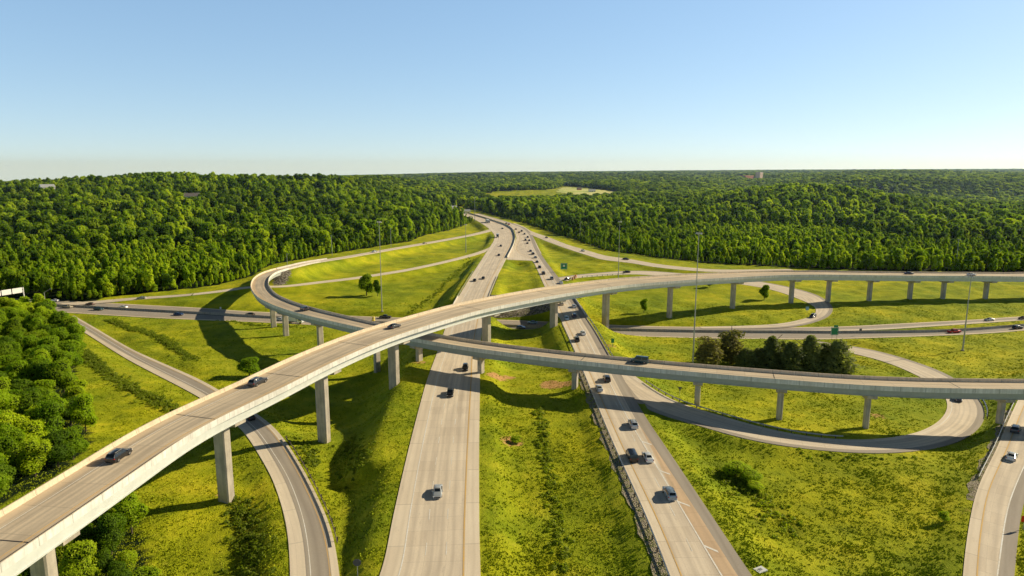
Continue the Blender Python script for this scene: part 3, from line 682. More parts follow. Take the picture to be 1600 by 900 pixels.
def flyover(key, label, piers, capw, colw, cold, i1=None, lanemarks=(), joints=(), girders=4, gd=1.9, gm='girder'):
    p = P[key]; n = len(p.P) if i1 is None else i1
    root = empty('flyover', (float(p.P[n//2, 0]), float(p.P[n//2, 1]), 0)); tag(root, label, 'flyover')
    def fix(o): o.matrix_parent_inverse = Matrix.Translation(-root.location); return o
    e = .42
    dk = ribbon('deck', p, [(e, 'parapet'), (2.2, 'deck_edge'), (-2.6, 'lane_deck'), (None, 'deck_edge')], 0, 0, n, .02)
    fix(link('deck', dk, root))
    fix(sweep_obj('deck_slab', p, [(1, -.02, -.03), (-1, .02, -.03), (-1, .05, -.32), (1, -.05, -.32)], 0, n, 'fascia', root))
    for sd in (1, -1):
        fix(sweep_obj('parapet', p, [(sd, -sd*.42, .0), (sd, 0, -.05), (sd, 0, .88), (sd, -sd*.20, .88), (sd, -sd*.27, .30)], 0, n, 'parapet', root))
    # outer faces of the deck edge are a pale fascia
    for sd in (1, -1):
        fix(sweep_obj('fascia', p, [(sd, sd*.025, -.42), (sd, sd*.025, .86), (sd, sd*.001, .86), (sd, sd*.001, -.42)], 0, n, 'fascia', root))
    hw = float(np.mean(p.W))/2-1.15
    for g in range(girders):
        l = -hw+2*hw*g/(girders-1)
        fix(sweep_obj('girder', p, [(0, l-.30, -.33), (0, l+.30, -.33), (0, l+.30, -.40), (0, l+.07, -.44), (0, l+.07, -gd-.28), (0, l+.32, -gd-.33), (0, l+.32, -gd-.40), (0, l-.32, -gd-.40), (0, l-.32, -gd-.33), (0, l-.07, -gd-.28), (0, l-.07, -.44), (0, l-.30, -.40)], 0, n, gm, root, 2))
    for lm in lanemarks: fix(link('lane_line', lines(p, [lm], .02, 0, n-1), root))
    for u, v in joints:
        pass
    for q in piers:
        i = p.near(q[0], q[1]); c = p.P[i]; T = Vector((*p.T[i], 0)); Nn = Vector((*p.N[i], 0))
        top = c[2]-gd-.44; gz = height(c[0], c[1])-1.0
        mt = Matrix((( T.x, Nn.x, 0, c[0]), (T.y, Nn.y, 0, c[1]), (0, 0, 1, 0), (0, 0, 0, 1)))
        far_ = c[0] > 75; h = cold/2*(.8 if far_ else 1); w2 = colw/2*(.85 if far_ else 1); mb = MB(); ch = .25
        ring = [(-h+ch,-w2),(h-ch,-w2),(h,-w2+ch),(h,w2-ch),(h-ch,w2),(-h+ch,w2),(-h,w2-ch),(-h,-w2+ch)]
        zt = top-1.55; V = [mt @ Vector((a, b, gz)) for a, b in ring]+[mt @ Vector((a, b, zt)) for a, b in ring]
        mb.add(V, [(k, (k+1) % 8, 8+(k+1) % 8, 8+k) for k in range(8)]+[tuple(range(8, 16))])
        ft = MB(); 
        po = fix(mb.obj('pier', 'pier', root))
        mb = MB(); ch_ = cold/2+.50; cw = capw/2; zb = top-1.6
        prof = [(-cw, top), (cw, top), (cw, top-.85), (w2+.15, zb), (-w2-.15, zb), (-cw, top-.85)]
        bk = p.B[i]
        V = [mt @ Vector((s_*ch_, y, z+bk*y)) for s_ in (-1, 1) for y, z in prof]
        mb.add(V, [tuple(range(6)), tuple(range(11, 5, -1))]+[(k, 6+k, 6+(k+1) % 6, (k+1) % 6) for k in range(6)])
        cp = mb.obj('pier_cap', 'pier', po)
        bb = MB()
        for g in range(girders):
            l = -hw+2*hw*g/(girders-1)
            if abs(l) < cw: bb.box(-.35, .35, l-.3, l+.3, top+bk*l-.02, top+bk*l+.05, mt)
    # expansion joints across the deck
    return root
def under(u, v, z): return spot(u, v, z)
A_p = [(62,838,12.1),(352,655,12.7),(508,578,13.2),(630,533,13.2),(757,487,12.4),(868,468,11),(957,456,10.2),(1050,447,9.2),(1156,441,7.8),(1248,438,6.6),(1303,437,5.9),(1366,437.5,5.2),(1432,438,4.5),(1480,438,4.0),(1551,439,3.4)]
B_p = [(1565,620,5.9),(1358,612,5.9),(1215,603,5.9),(1094,592,5.9),(903,573,5.9),(752,554,5.9),(640,541,5.7),(561,550-20,5.4),(481,505,4.6),(430,488,3.6),(408,479,3.1)]
pa = [spot(u, v, z) for u, v, z in A_p]
rootA = flyover('fly_a', 'high curved flyover on tall piers from the lower left corner to the right edge', pa, 10.4, 2.9, 2.2,
    lanemarks=[(3.0, .16, 0, 0, 'wline'), (-2.4, .16, 0, 0, 'yline')])
rootB = flyover('fly_b', 'lower narrow flyover passing under the high one to the hairpin at left', [spot(u, v, z) for u, v, z in B_p], 6.2, 2.3, 1.5,
    lanemarks=[(1.6, .14, 0, 0, 'yline'), (-1.8, .14, 0, 0, 'wline')], girders=3, gm='girder_dark')
for root, key, js in ((rootA, 'fly_a', [(75,850,15),(352,650,16),(508,590,16),(630,540,17),(757,480,16),(868,458,14.5),(957,446,13.5)]), (rootB, 'fly_b', [(1215,590,9),(903,563,9),(561,515,8.5),(1500,600,9)])):
    p = P[key]
    for u, v, z in js:
        q = spot(u, v, z); i = min(max(p.near(q[0], q[1]), 1), len(p.P)-2); d = .16/2.0
        a = p.at(i, p.W[i]/2-.5, .018); b = p.at(i, -p.W[i]/2+.5, .018); t = np.r_[p.T[i]*.11, 0]
        V = [a-t, b-t, b+t, a+t]; o = link('expansion_joint', mesh_data('expansion_joint', V, [(0, 1, 2, 3)], ['trim']), root)
        o.matrix_parent_inverse = Matrix.Translation(-root.location)
# stone-faced end of the lower flyover and its wing wall
pb = P['fly_b']; i = len(pb.P)-1
c = pb.P[i]; mt = Matrix(((pb.T[i][0], pb.N[i][0], 0, c[0]), (pb.T[i][1], pb.N[i][1], 0, c[1]), (0, 0, 1, 0), (0, 0, 0, 1)))
mb = MB(); mb.box(-.6, .8, -4.5, 4.5, -7, c[2]-.35, mt); o = mb.obj('abutment', 'pier', rootB); o.matrix_parent_inverse = Matrix.Translation(-rootB.location)
# concrete safety wall at the start of the ramp, both sides
def wall_run(name, label, cat, key, lat_side, off, i0, i1, mat='barrier', h=.85, zo=-.1, group=None):
    p = P[key]; o = sweep_obj(name, p, [(lat_side, off-.28, zo), (lat_side, off+.28, zo), (lat_side, off+.22, .25), (lat_side, off+.10, .42), (lat_side, off+.08, h), (lat_side, off-.08, h), (lat_side, off-.10, .42), (lat_side, off-.22, .25)], i0, i1, mat, None)
    return tag(o, label, cat, group)
pn = P['ramp_n']
wall_run('concrete_barrier', 'pale concrete wall at the inner edge of the hairpin where it meets the grass mound', 'barrier', 'ramp_n', -1, .3, 0, 22)
wall_run('concrete_barrier', 'low concrete wall on the outer edge of the hairpin beside the woods', 'barrier', 'ramp_n', 1, -.3, 0, 30)
# median barrier of the distant highway
p = P['hwl']
def ix(key, u, v, z=0):
    q = spot(u, v, z); return P[key].near(q[0], q[1])
a, b = ix('hwl', 791, 403), len(p.P)-1
wall_run('median_barrier', 'long curved concrete barrier between the two distant carriageways', 'barrier', 'hwl', -1, -.6, a, b, 'barrier', 1.35)
# barrier between the crossroad carriageways
wall_run('median_barrier', 'long low barrier dividing the crossroad below the bridges', 'barrier', 'crn', 1, .45, 0, len(P['crn'].P), 'pier', 1.1)

# highway bridges over the crossroad
for key, lab in (('hwl', 'short bridge carrying the left highway over the crossroad'), ('hwr', 'short bridge carrying the right highway over the crossroad')):
    p = P[key]; ids = np.nonzero(BR[key])[0]; a, b = ids[0]-2, ids[-1]+3
    root = empty('highway_bridge', tuple(float(x) for x in (*p.P[(a+b)//2, :2], -8))); tag(root, lab, 'bridge')
    inv = Matrix.Translation(-root.location)
    o = sweep_obj('deck_slab', p, [(1, .3, -.37), (-1, -.3, -.37), (-1, -.3, -1.5), (1, .3, -1.5)], a, b, 'pier', root); o.matrix_parent_inverse = inv
    for sd in (1, -1):
        o = sweep_obj('parapet', p, [(sd, sd*.05, -.4), (sd, sd*.4, -.4), (sd, sd*.4, .85), (sd, sd*.15, .85)], a, b, 'barrier', root); o.matrix_parent_inverse = inv
    mid = P['crn']; 
    q = None
    for i in range(a, b):
        j = mid.near(*p.P[i, :2]); e = mid.at(j, mid.W[j]/2+.45)
        dd = np.hypot(e[0]-p.P[i, 0], e[1]-p.P[i, 1])
        if q is None or dd < q[0]: q = (dd, i)
    i = q[1]
    for l in (-5, 0, 5):
        c = p.at(i, l); mb = MB(); mb.cone((c[0], c[1], -9), (c[0], c[1], -1.6), .5, .5, 12)
        o = mb.obj('column', 'pier', root, 40); o.matrix_parent_inverse = inv

# ------------------------------------------------------------------ guardrails
post_me = MB().box(-.09, .09, -.12, .12, -.5, .80).me('post', 'wood')
def guardrail(label, key, side, off, i0, i1, step=2, h=.80, mat='steel', group=None):
    p = P[key]; i0, i1 = min(i0, i1), max(i0, i1)
    c = p.P[(i0+i1)//2]; root = empty('guardrail', (float(c[0]), float(c[1]), float(c[2]))); tag(root, label, 'guardrail', group)
    inv = Matrix.Translation(-root.location)
    ro = sweep_obj('rail', p, [(side, off-.03, h-.30), (side, off+.05, h-.22), (side, off-.02, h-.15), (side, off+.05, h-.08), (side, off-.03, h), (side, off-.09, h), (side, off-.09, h-.30)], i0, i1+1, mat, root); ro.matrix_parent_inverse = inv
    n = 0
    for i in range(i0, i1+1, step):
        if n >= 98: break
        q = p.at(i, side*p.W[i]/2+off-.2 if True else 0)
        q = p.at(i, side*(p.W[i]/2+abs(off)+.22*(1 if off*side > 0 else -1)))
        o = bpy.data.objects.new('post', post_me); COL.objects.link(o); o.parent = root; o.matrix_parent_inverse = inv
        o.location = (q[0], q[1], q[2]-.05); o.rotation_euler = (0, 0, math.atan2(p.T[i, 1], p.T[i, 0])); n += 1
    return root
guardrail('long steel guardrail on wooden posts along the left edge of the right highway', 'hwr', 1, .45, ix('hwr', 1070, 950), ix('hwr', 880, 508), 2)
guardrail('steel guardrail along the exit side of the right highway below the flyovers', 'hwr', -1, -.45, ix('hwr', 905, 480), ix('hwr', 955, 560), 2)
guardrail('curved guardrail following the inside of the lower right loop ramp', 'loop_se', 1, .5, ix('loop_se', 984, 600, -.3), ix('loop_se', 1330, 698, -3), 2)
guardrail('short guardrail on the outside bend of the lower right loop ramp', 'loop_se', -1, -.5, ix('loop_se', 1515, 650, -4.3), ix('loop_se', 1500, 618, -4.8), 1)
guardrail('pale guardrail on the left edge of the ramp at the right border', 'ramp_se', 1, .5, ix('ramp_se', 1560, 755, -1), ix('ramp_se', 1625, 622, -2), 2, mat='white')
guardrail('curved guardrail beside the entry ramp next to the green sign', 'loop_ne', -1, -.5, ix('loop_ne', 905, 432, -.1), ix('loop_ne', 968, 426, -.7), 2, mat='white')
guardrail('guardrail on the left shoulder of the left highway beyond the high flyover', 'hwl', 1, .4, ix('hwl', 735, 478), ix('hwl', 760, 425), 2)
guardrail('short guardrail at the start of the grass wedge between the highways', 'hwl', -1, -.5, ix('hwl', 740, 464), ix('hwl', 755, 432), 2)
guardrail('guardrail down the right edge of the curved ramp at lower left', 'rsw', 1, .45, ix('rsw', 430, 690, -5.6), ix('rsw', 490, 860, -3.0), 2, mat='wood')

# ------------------------------------------------------------------ vehicles
KIND = {
 'sedan': dict(st=[(-2.40,.78,.66,.66,.74),(-2.30,.89,.86,.74,.95),(-1.72,.92,.93,.74,1.03),(-.95,.92,.95,.62,1.40),(.35,.92,.95,.62,1.44),(1.18,.92,.92,.74,1.0),(2.12,.90,.80,.74,.87),(2.42,.78,.60,.66,.66)], rear=(2, 3), roof=(3, 4), front=(4, 5), wy=(-1.42, 1.45), r=.33),
 'suv': dict(st=[(-2.42,.84,.86,.74,.94),(-2.34,.93,1.02,.76,1.14),(-2.02,.95,1.06,.70,1.68),(-.6,.95,1.06,.71,1.76),(.35,.95,1.06,.70,1.73),(1.08,.95,1.02,.80,1.13),(2.18,.92,.95,.80,1.01),(2.45,.82,.68,.72,.76)], rear=(1, 2), roof=(2, 4), front=(4, 5), wy=(-1.45, 1.48), r=.37),
 'hatchback': dict(st=[(-2.05,.80,.70,.68,.78),(-1.98,.88,.90,.74,1.02),(-1.45,.90,.94,.64,1.42),(.35,.90,.94,.64,1.47),(1.1,.90,.92,.74,1.0),(1.85,.88,.80,.74,.88),(2.08,.76,.60,.66,.68)], rear=(1, 2), roof=(2, 3), front=(3, 4), wy=(-1.25, 1.30), r=.32),
 'van': dict(st=[(-2.60,.90,.95,.80,1.05),(-2.56,.96,1.05,.86,1.25),(-2.40,.98,1.08,.84,1.95),(1.0,.98,1.08,.84,2.0),(1.75,.97,1.04,.84,1.18),(2.35,.93,.92,.80,1.0),(2.58,.84,.66,.74,.72)], rear=(1, 2), roof=(2, 3), front=(3, 4), wy=(-1.6, 1.65), r=.36),
 'pickup': dict(st=[(-2.88,.90,.92,.88,.98),(-2.84,.95,1.0,.92,1.04),(-.98,.96,1.02,.92,1.06),(-.90,.96,1.06,.70,1.74),(.72,.96,1.06,.70,1.79),(1.38,.96,1.06,.82,1.17),(2.62,.94,1.0,.82,1.06),(2.88,.84,.70,.76,.78)], rear=(2, 3), roof=(3, 4), front=(4, 5), wy=(-1.85, 1.85), r=.40),
}
def car_parts(kind):
    k = KIND[kind]; st = k['st']; out = []
    mb = MB(); V = []
    for y, w_, zs, wt, zt in st:
        V += [(-w_*.9, y, .20), (-w_, y, .42), (-w_*.985, y, zs), (-wt-.03, y, zs+(zt-zs)*.85 if zt-zs > .2 else zt-.01), (-wt*.82, y, zt), (wt*.82, y, zt), (wt+.03, y, zs+(zt-zs)*.85 if zt-zs > .2 else zt-.01), (w_*.985, y, zs), (w_, y, .42), (w_*.9, y, .20)]
    n = 10; Fc = []
    for i in range(len(st)-1):
        for j in range(n): Fc.append((i*n+j, i*n+(j+1) % n, (i+1)*n+(j+1) % n, (i+1)*n+j))
    Fc += [tuple(range(n-1, -1, -1)), tuple((len(st)-1)*n+j for j in range(n))]
    Fc = [f[::-1] for f in Fc]
    out.append(('body', None, V, Fc, 'paint', (0, 0, 0)))
    def edge(i, t, s_=1):
        y, w_, zs, wt, zt = st[i]; return Vector((s_*(w_*.985+(wt+.03-w_*.985)*t), y, zs+(zt-zs)*.85*t))
    def cross(i, j, a, t):   # point on the sloping screens
        y0, w0, zs0, wt0, zt0 = st[i]; y1, w1, zs1, wt1, zt1 = st[j]
        x0 = wt0*.80; x1 = wt1*.80
        return Vector((a*(x0+(x1-x0)*t), y0+(y1-y0)*t, zt0+(zt1-zt0)*t))
    for nm, (i, j) in (('windscreen', k['front']), ('rear_window', k['rear'])):
        c = [cross(i, j, -1, .10), cross(i, j, 1, .10), cross(i, j, 1, .90), cross(i, j, -1, .90)]
        nrm = (c[1]-c[0]).cross(c[3]-c[0]).normalized(); nrm = nrm if nrm.z > 0 else -nrm
        if abs(nrm.z) < .02: nrm = Vector((0, -1, 0))
        c2 = [q+nrm*.018 for q in c]; c3 = [q-nrm*.02 for q in c]
        out.append((nm, None, c2+c3, [(0,1,2,3),(7,6,5,4),(0,4,5,1),(1,5,6,2),(2,6,7,3),(3,7,4,0)], 'glass', (0, 0, 0)))
    for s_ in (-1, 1):
        a, b = k['roof']
        segs = [(i, i+1) for i in range(a, b)]
        Vs = []; Fs = []
        for i, j in segs:
            A_, B_ = edge(i, .12, s_), edge(j, .12, s_); C_, D_ = edge(j, .93, s_), edge(i, .93, s_)
            m0 = A_.lerp(B_, .5); m1 = D_.lerp(C_, .5)
            for q in ((A_.lerp(B_, .03), m0.lerp(A_, .05), m1.lerp(D_, .05), D_.lerp(C_, .03)), (m0.lerp(B_, .05), B_.lerp(A_, .03), C_.lerp(D_, .03), m1.lerp(C_, .05))):
                b0 = len(Vs); Vs += [v+Vector((s_*.014, 0, .004)) for v in q]; Fs.append((b0, b0+1, b0+2, b0+3))
        i = k['front'][0]; j = k['front'][1]       # front quarter glass
        b0 = len(Vs); Vs += [v+Vector((s_*.014, 0, .004)) for v in (edge(i, .12, s_), edge(i, .12, s_).lerp(edge(j, .1, s_), .7), edge(i, .90, s_))]; Fs.append((b0, b0+1, b0+2))
        i, j = k['rear']
        if kind != 'pickup': Vs2 = [v+Vector((s_*.014, 0, .004)) for v in (edge(j, .12, s_), edge(j, .12, s_).lerp(edge(i, .1, s_), .6), edge(j, .90, s_))]; b0 = len(Vs); Vs += Vs2; Fs.append((b0, b0+1, b0+2))
        out.append(('side_window', None, Vs, Fs, 'glass', (0, 0, 0)))
    yf = st[-1][0]; yr = st[0][0]; wf = st[-2][1]; zf = st[-1][2]; zr = st[1][2]
    for s_ in (-1, 1):
        b = MB(); b.box(s_*(wf-.20)-.16, s_*(wf-.20)+.16, yf-.22, yf-.02+.03, zf-.06, zf+.10); out.append(('headlight', None, b.V, b.F, 'lamp', (0, 0, 0)))
        b = MB(); b.box(s_*(st[1][1]-.14)-.13, s_*(st[1][1]-.14)+.13, yr-.02, yr+.10, zr-.18, zr-.02); out.append(('taillight', None, b.V, b.F, 'tail', (0, 0, 0)))
        b = MB(); y = st[k['front'][1]][0]-.22; b.box(s_*1.02-.10, s_*1.02+.10, y-.06, y+.06, st[3][2]-.02, st[3][2]+.13); out.append(('door_mirror', None, b.V, b.F, 'paint', (0, 0, 0)))
    b = MB(); b.box(-wf*.7, wf*.7, yf-.06, yf+.012, .26, .50); out.append(('grille', None, b.V, b.F, 'trim', (0, 0, 0)))
    if kind == 'pickup':
        b = MB(); b.box(-.80, .80, -2.72, -1.06, .9, 1.075); out.append(('cargo_bed', None, b.V, b.F, 'trim', (0, 0, 0)))
    if kind == 'suv':
        for s_ in (-1, 1):
            b = MB(); b.box(s_*.58-.03, s_*.58+.03, -1.7, .2, 1.72, 1.80); out.append(('roof_rail', None, b.V, b.F, 'steel', (0, 0, 0)))
    wx = st[3][1]-.10
    for y in k['wy']:
        for s_ in (-1, 1):
            b = MB(); b.cone((-.12, 0, 0), (.12, 0, 0), k['r'], k['r'], 18)
            c = (s_*(wx+.0), y, k['r']); out.append(('wheel', None, b.V, b.F, 'rubber', c))
            b = MB(); b.cone((s_*.10, 0, 0), (s_*.135, 0, 0), k['r']*.64, k['r']*.58, 14); out.append(('rim', 'wheel', b.V, b.F, 'rim', c))
    return out
def truck_parts(kind):
    """box truck or tractor with trailer: cab, cargo box, wheels"""
    out = []; semi = kind == 'semi'
    L0, L1 = (-13.0, 2.2) if semi else (-4.4, 1.0)
    cab = MB(); y0 = 2.7 if semi else 1.15; y1 = y0+2.6; hw = 1.15
    pr = [(y0, .55), (y1+.0, .55), (y1+.12, 1.4), (y1-.35, 2.45), (y1-.9, 2.75), (y0, 2.75)]
    cab.add([(s_*hw*(.9 if z > 2 else 1), y, z) for s_ in (-1, 1) for y, z in pr], [tuple(range(5, -1, -1)), tuple(range(6, 12))]+[(k, (k+1) % 6, 6+(k+1) % 6, 6+k) for k in range(6)])
    out.append(('cab', None, cab.V, cab.F, 'paint', (0, 0, 0)))
    g = MB(); g.add([(-.95, y1+.09, 1.55), (.95, y1+.09, 1.55), (.85, y1-.30, 2.42), (-.85, y1-.30, 2.42)], [(0, 1, 2, 3)])
    out.append(('windscreen', None, g.V, g.F, 'glass', (0, 0, 0)))
    for s_ in (-1, 1):
        g = MB(); g.box(s_*1.13-.03, s_*1.13+.03, y0+.9, y1-.3, 1.6, 2.2); out.append(('side_window', None, g.V, g.F, 'glass', (0, 0, 0)))
        g = MB(); g.box(s_*.85-.15, s_*.85+.15, y1+.02, y1+.10, .8, 1.0); out.append(('headlight', None, g.V, g.F, 'lamp', (0, 0, 0)))
    b = MB(); b.box(-1.25, 1.25, L0, L1-.05 if not semi else L1, 1.1, 3.7 if semi else 3.4); out.append(('cargo_box', None, b.V, b.F, 'white', (0, 0, 0)))
    b = MB(); b.box(-.5, .5, L0+.2, y0+1.5, .6, 1.08); out.append(('chassis', None, b.V, b.F, 'trim', (0, 0, 0)))
    ys = [y1-.8, 1.9-.4, .3, -10.8, -12.0] if semi else [y1-.75, -2.7]
    for y in ys:
        for s_ in (-1, 1):
            b = MB(); b.cone((-.2, 0, 0), (.2, 0, 0), .5, .5, 16); out.append(('wheel', None, b.V, b.F, 'rubber', (s_*1.0, y, .5)))
            b = MB(); b.cone((s_*.18, 0, 0), (s_*.215, 0, 0), .28, .25, 12); out.append(('rim', 'wheel', b.V, b.F, 'rim', (s_*1.0, y, .5)))
    return out
VM = {}
def vehicle_meshes(kind):
    if kind not in VM:
        parts = truck_parts(kind) if kind in ('box_truck', 'semi') else car_parts(kind)
        full = []
        for nm, pn_, V, Fc, mt, loc in parts:
            me_ = mesh_data(nm, V, Fc, [mt], smooth=32)
            bm = bmesh.new(); bm.from_mesh(me_)
            if nm in ('body', 'wheel', 'rim', 'cab'): bmesh.ops.recalc_face_normals(bm, faces=bm.faces)
            bm.to_mesh(me_); bm.free()
            if nm == 'body': me_.set_sharp_from_angle(angle=math.radians(38))
            full.append((nm, pn_, me_, loc))
        # one merged mesh for far copies
        V = []; Fc = []; MI = []; mats = []
        for nm, pn_, v_, f_, mt, loc in parts:
            if nm in ('door_mirror', 'rim'): continue
            if mt not in mats: mats.append(mt)
            b = len(V); V += [(a[0]+loc[0], a[1]+loc[1], a[2]+loc[2]) for a in v_]; Fc += [tuple(b+q for q in f) for f in f_]; MI += [mats.index(mt)]*len(f_)
        VM[kind] = (full, mesh_data(kind, V, Fc, mats, MI, smooth=32))
    return VM[kind]
PAL = dict(white=(.80, .80, .78), silver=(.50, .52, .53), grey=(.20, .21, .22), black=(.012, .012, .014), dark=(.035, .037, .042), blue=(.03, .07, .20), lightblue=(.25, .38, .50), teal=(.02, .07, .09), red=(.45, .015, .012), beige=(.48, .40, .28), navy=(.012, .02, .06), brown=(.10, .06, .04), bluegrey=(.22, .29, .36))
NAME = dict(sedan='sedan_car', suv='sport_utility_vehicle', hatchback='hatchback_car', van='van', pickup='pickup_truck', box_truck='box_truck', semi='semi_truck')
CAT = dict(sedan='car', suv='car', hatchback='car', van='van', pickup='pickup truck', box_truck='truck', semi='truck')
def vehicle(kind, colour, u, v, key, fwd, label, group, full=True):
    p = P[key]; z = float(np.median(p.P[:, 2]))
    for _ in range(8):
        q = spot(u, v, z+.5); i = p.near(q[0], q[1]); lat = (q[0]-p.P[i, 0])*p.N[i, 0]+(q[1]-p.P[i, 1])*p.N[i, 1]
        z = p.P[i, 2]+p.B[i]*lat
    lim = p.W[i]/2-1.35; lat = max(-lim, min(lim, lat)) if key.startswith('fly') else max(-p.W[i]/2+1.1, min(p.W[i]/2-1.1, lat))
    ln = p.T[i, 0]*(q[0]-p.P[i, 0])+p.T[i, 1]*(q[1]-p.P[i, 1]); ln = max(-3, min(3, ln))
    x = p.P[i, 0]+p.N[i, 0]*lat+p.T[i, 0]*ln; y = p.P[i, 1]+p.N[i, 1]*lat+p.T[i, 1]*ln
    z = p.P[i, 2]+p.B[i]*lat+.01
    dx, dy = p.T[i]*fwd; rz = math.atan2(-dx, dy)
    sl = (p.P[min(i+2, len(p.P)-1), 2]-p.P[max(i-2, 0), 2])/8*fwd
    c = (*PAL[colour], 1)
    parts, merged = vehicle_meshes(kind)
    if full:
        root = empty(NAME[kind], (x, y, z), rz); last = None
        for nm, pn_, me_, loc in parts:
            o = link(nm, me_, last if pn_ else root); o.color = c
            if not pn_: o.location = loc; last = o
    else:
        root = link(NAME[kind], merged); root.location = (x, y, z); root.rotation_euler = (0, 0, rz); root.color = c
    root.rotation_euler = (math.atan(sl), math.atan(-p.B[i]*(1 if fwd > 0 else -1)), rz)
    tag(root, label, CAT[kind], group)
    return root
GL = 'vehicles on the left highway'; GR_ = 'vehicles on the right highway'; GC = 'vehicles on the crossroad'; GA = 'vehicles on the flyovers'; GM = 'vehicles on the ramps'
